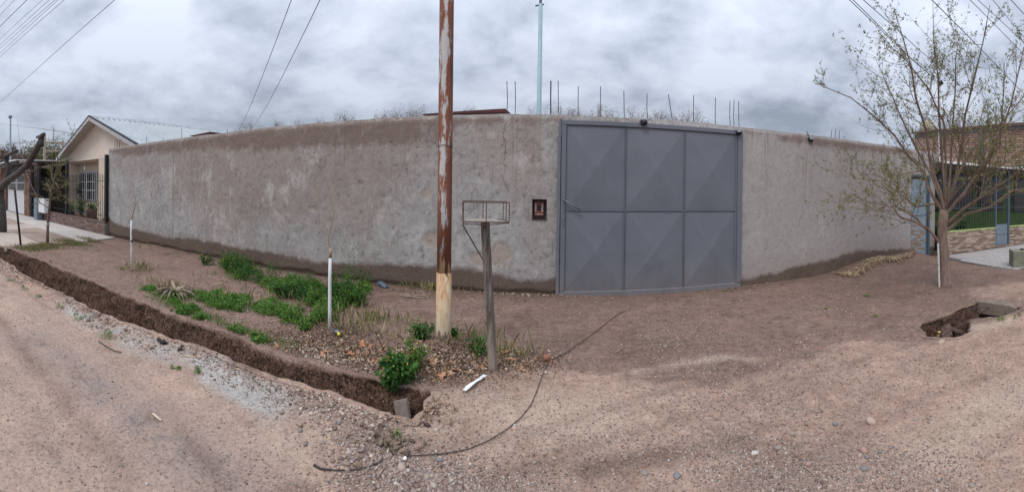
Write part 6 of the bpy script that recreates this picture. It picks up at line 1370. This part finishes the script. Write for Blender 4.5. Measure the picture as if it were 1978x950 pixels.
# trees and masts beyond the houses on the left
def bush(px, py, dist, w, lab, leafm, n=1500, zb=0):
    q = dp(px, py, dist); rt = tag(empty('leafy_tree', (q.x, q.y, 0)), lab, 'tree'); h_ = q.z; P_ = []
    b = MB(); T = []; b.tube([(q.x, q.y, 0), (q.x, q.y, h_*.5)], [.2, .12], 6)
    for k in range(8): a = k*2.4; branchy(b, Vector((q.x, q.y, h_*.4)), Vector((math.cos(a)*w/h_*1.2, math.sin(a)*w/h_*1.2, 1)), h_*.5, .07, 2, T, .6, .3, 4, .12)
    b.build('trunk', 'far_bark', rt); P_ = np.array([(v.x+rng.normal(0, .2), v.y+rng.normal(0, .2), v.z+rng.normal(0, .2)) for tt in T for (v, _) in tt for _k in range(6)]); s = rng.uniform(.12, .28, len(P_)); stamp('crown', LEAF, LEAFF, P_, s, rotmats(len(P_)), leafm, rt)
bush(94, 290, 48, 3.5, 'rounded green tree beyond the railing left of the gabled house', 'far_green'); bush(60, 302, 60, 4, 'brown bushy tree above the garage canopy', 'far_leaf'); bush(30, 298, 60, 4, 'brown bushy tree behind the lopped tree limb', 'far_leaf'); bush(2, 296, 55, 4, 'brown bushy tree at the far left edge', 'far_leaf'); bush(112, 300, 60, 3, 'low brown tree under the left eave of the gabled house', 'far_leaf'); bush(75, 306, 65, 4, 'low brown tree between the garage canopy and the green tree', 'far_leaf')
simple('wood_mast', (.42, .36, .28), .8, .2)
q = dp(86, 300, 34.); q2 = dp(121, 300, 34.5); hf = tag(empty('timber_frame', (q.x, q.y, 0)), 'pale two post timber frame with crossbars beyond the railing', 'frame')
MB().tube([(q.x, q.y, 0), (q.x, q.y, dp(86, 258, 34).z)], .12, 8).build('post', 'wood_mast', hf); MB().tube([(q2.x, q2.y, 0), (q2.x, q2.y, dp(121, 271, 34.5).z)], .12, 8).build('post', 'wood_mast', hf)
for y_ in (275, 292): MB().tube([dp(84, y_, 34.), dp(123, y_, 34.5)], .10, 6).build('crossbar', 'wood_mast', hf)
q = dp(20, 300, 40.); lm_ = tag(empty('lamp_post', (q.x, q.y, 0)), 'slender pale lamp post far off at the left', 'lamp post'); zt = dp(18, 228, 40.).z
MB().tube([(q.x, q.y, 0), (q.x, q.y, zt)], [.12, .08], 8).build('post', 'pole_blue', lm_); MB().box((q.x-.3, q.y-.15, zt), (q.x+.12, q.y+.15, zt+.25), bev=.03).build('lamp_head', 'cabinet_grey', lm_)

# ------------------------------------------------------------------ overhead wires
simple('wire_black', (.03, .03, .034), .6, .1)
def wire(p0, p1, r, lab, sag=.0, grp=None, ext=.25):
    d_ = p1-p0; a = p0-d_*ext; c = p1+d_*ext; pts = []
    for k in range(13):
        u = k/12; q = a.lerp(c, u); q.z -= sag*4*u*(1-u)*d_.length*(1+2*ext); pts.append(q)
    tag(MB().tube(pts, r, 5, False).build('overhead_wire', 'wire_black', None, True), lab, 'wire', grp)
G = 'overhead wires along the street'
L_ = [((0, 14), (13, 0), .006, 'shortest wire cutting the top left corner'), ((0, 29), (28, 0), .006, 'second wire from the top left corner'), ((0, 51), (52, 0), .011, 'thick black cable in the top left corner'),
      ((0, 75), (82, 0), .0055, 'uppermost thin wire below the thick left cable'), ((0, 87), (95, 0), .0055, 'second thin wire below the thick left cable'), ((0, 94), (106, 0), .006, 'third thin wire below the thick left cable'), ((0, 103), (112, 0), .0055, 'fourth thin wire below the thick left cable'), ((0, 110), (124, 0), .006, 'lowest of the close bunch of thin wires at top left')]
for (a, c, r_, lab) in L_: wire(wp(*a, 3.9), wp(*c, 3.9), r_, lab, .0, G, .6)
wire(wp(0, 196, 5.5), wp(217, 0, 5.5), .008, 'single long wire sloping up across the left sky', .004, None, .3)
wire(wp(-20, 236, 40), dp(170, 262, 52), .03, 'faint distant wire crossing behind the gabled house roof', 0, None, .1)
wire(wp(-20, 283, 60), dp(60, 274, 60), .025, 'faint lower distant wire at the far left', 0, None, .1)
a, c = wp(562, 0, 4.2), dp(461, 252, 15.); wire(a, c, .005, 'left of the two wires dropping behind the wall', .012, None, .03)
a, c = wp(617, 0, 4.2), dp(491, 242, 15.); wire(a, c, .005, 'right of the two wires dropping behind the wall', .012, None, .03)
mt = dp(1815, 160, 11.5)
for (x_, lab) in ((1641, 'lower of the two wires running to the service mast'), (1648, 'upper of the two wires running to the service mast'), (1668, 'third wire passing above the service mast')):
    tgt = mt if x_ < 1660 else dp(1842, 148, 11.5); s0 = wp(x_, 0, 4.6); d_ = s0-tgt; wire(tgt, s0, .006, lab, .008, None, .0) if False else tag(MB().tube([tgt, tgt+d_*.5-Vector((0, 0, .08)), s0, s0+d_*.3+Vector((0, 0, .05))], .0065, 5, False).build('overhead_wire', 'wire_black', None, True), lab, 'wire')
for (a, c, r_, lab) in (((1800, 0), (1977, 181), .008, 'wire starting at the top above the budding tree trunk'), ((1874, 0), (1965, 92), .007, 'left wire of the bunch in the top right corner'), ((1889, 0), (1978, 82), .007, 'second wire of the bunch in the top right corner'), ((1918, 0), (1978, 72), .007, 'third wire of the bunch in the top right corner'), ((1953, 0), (1978, 27), .010, 'short thick wire in the extreme top right corner')): wire(wp(*a, 4.0), wp(*c, 4.0), r_, lab, 0, G, .4)
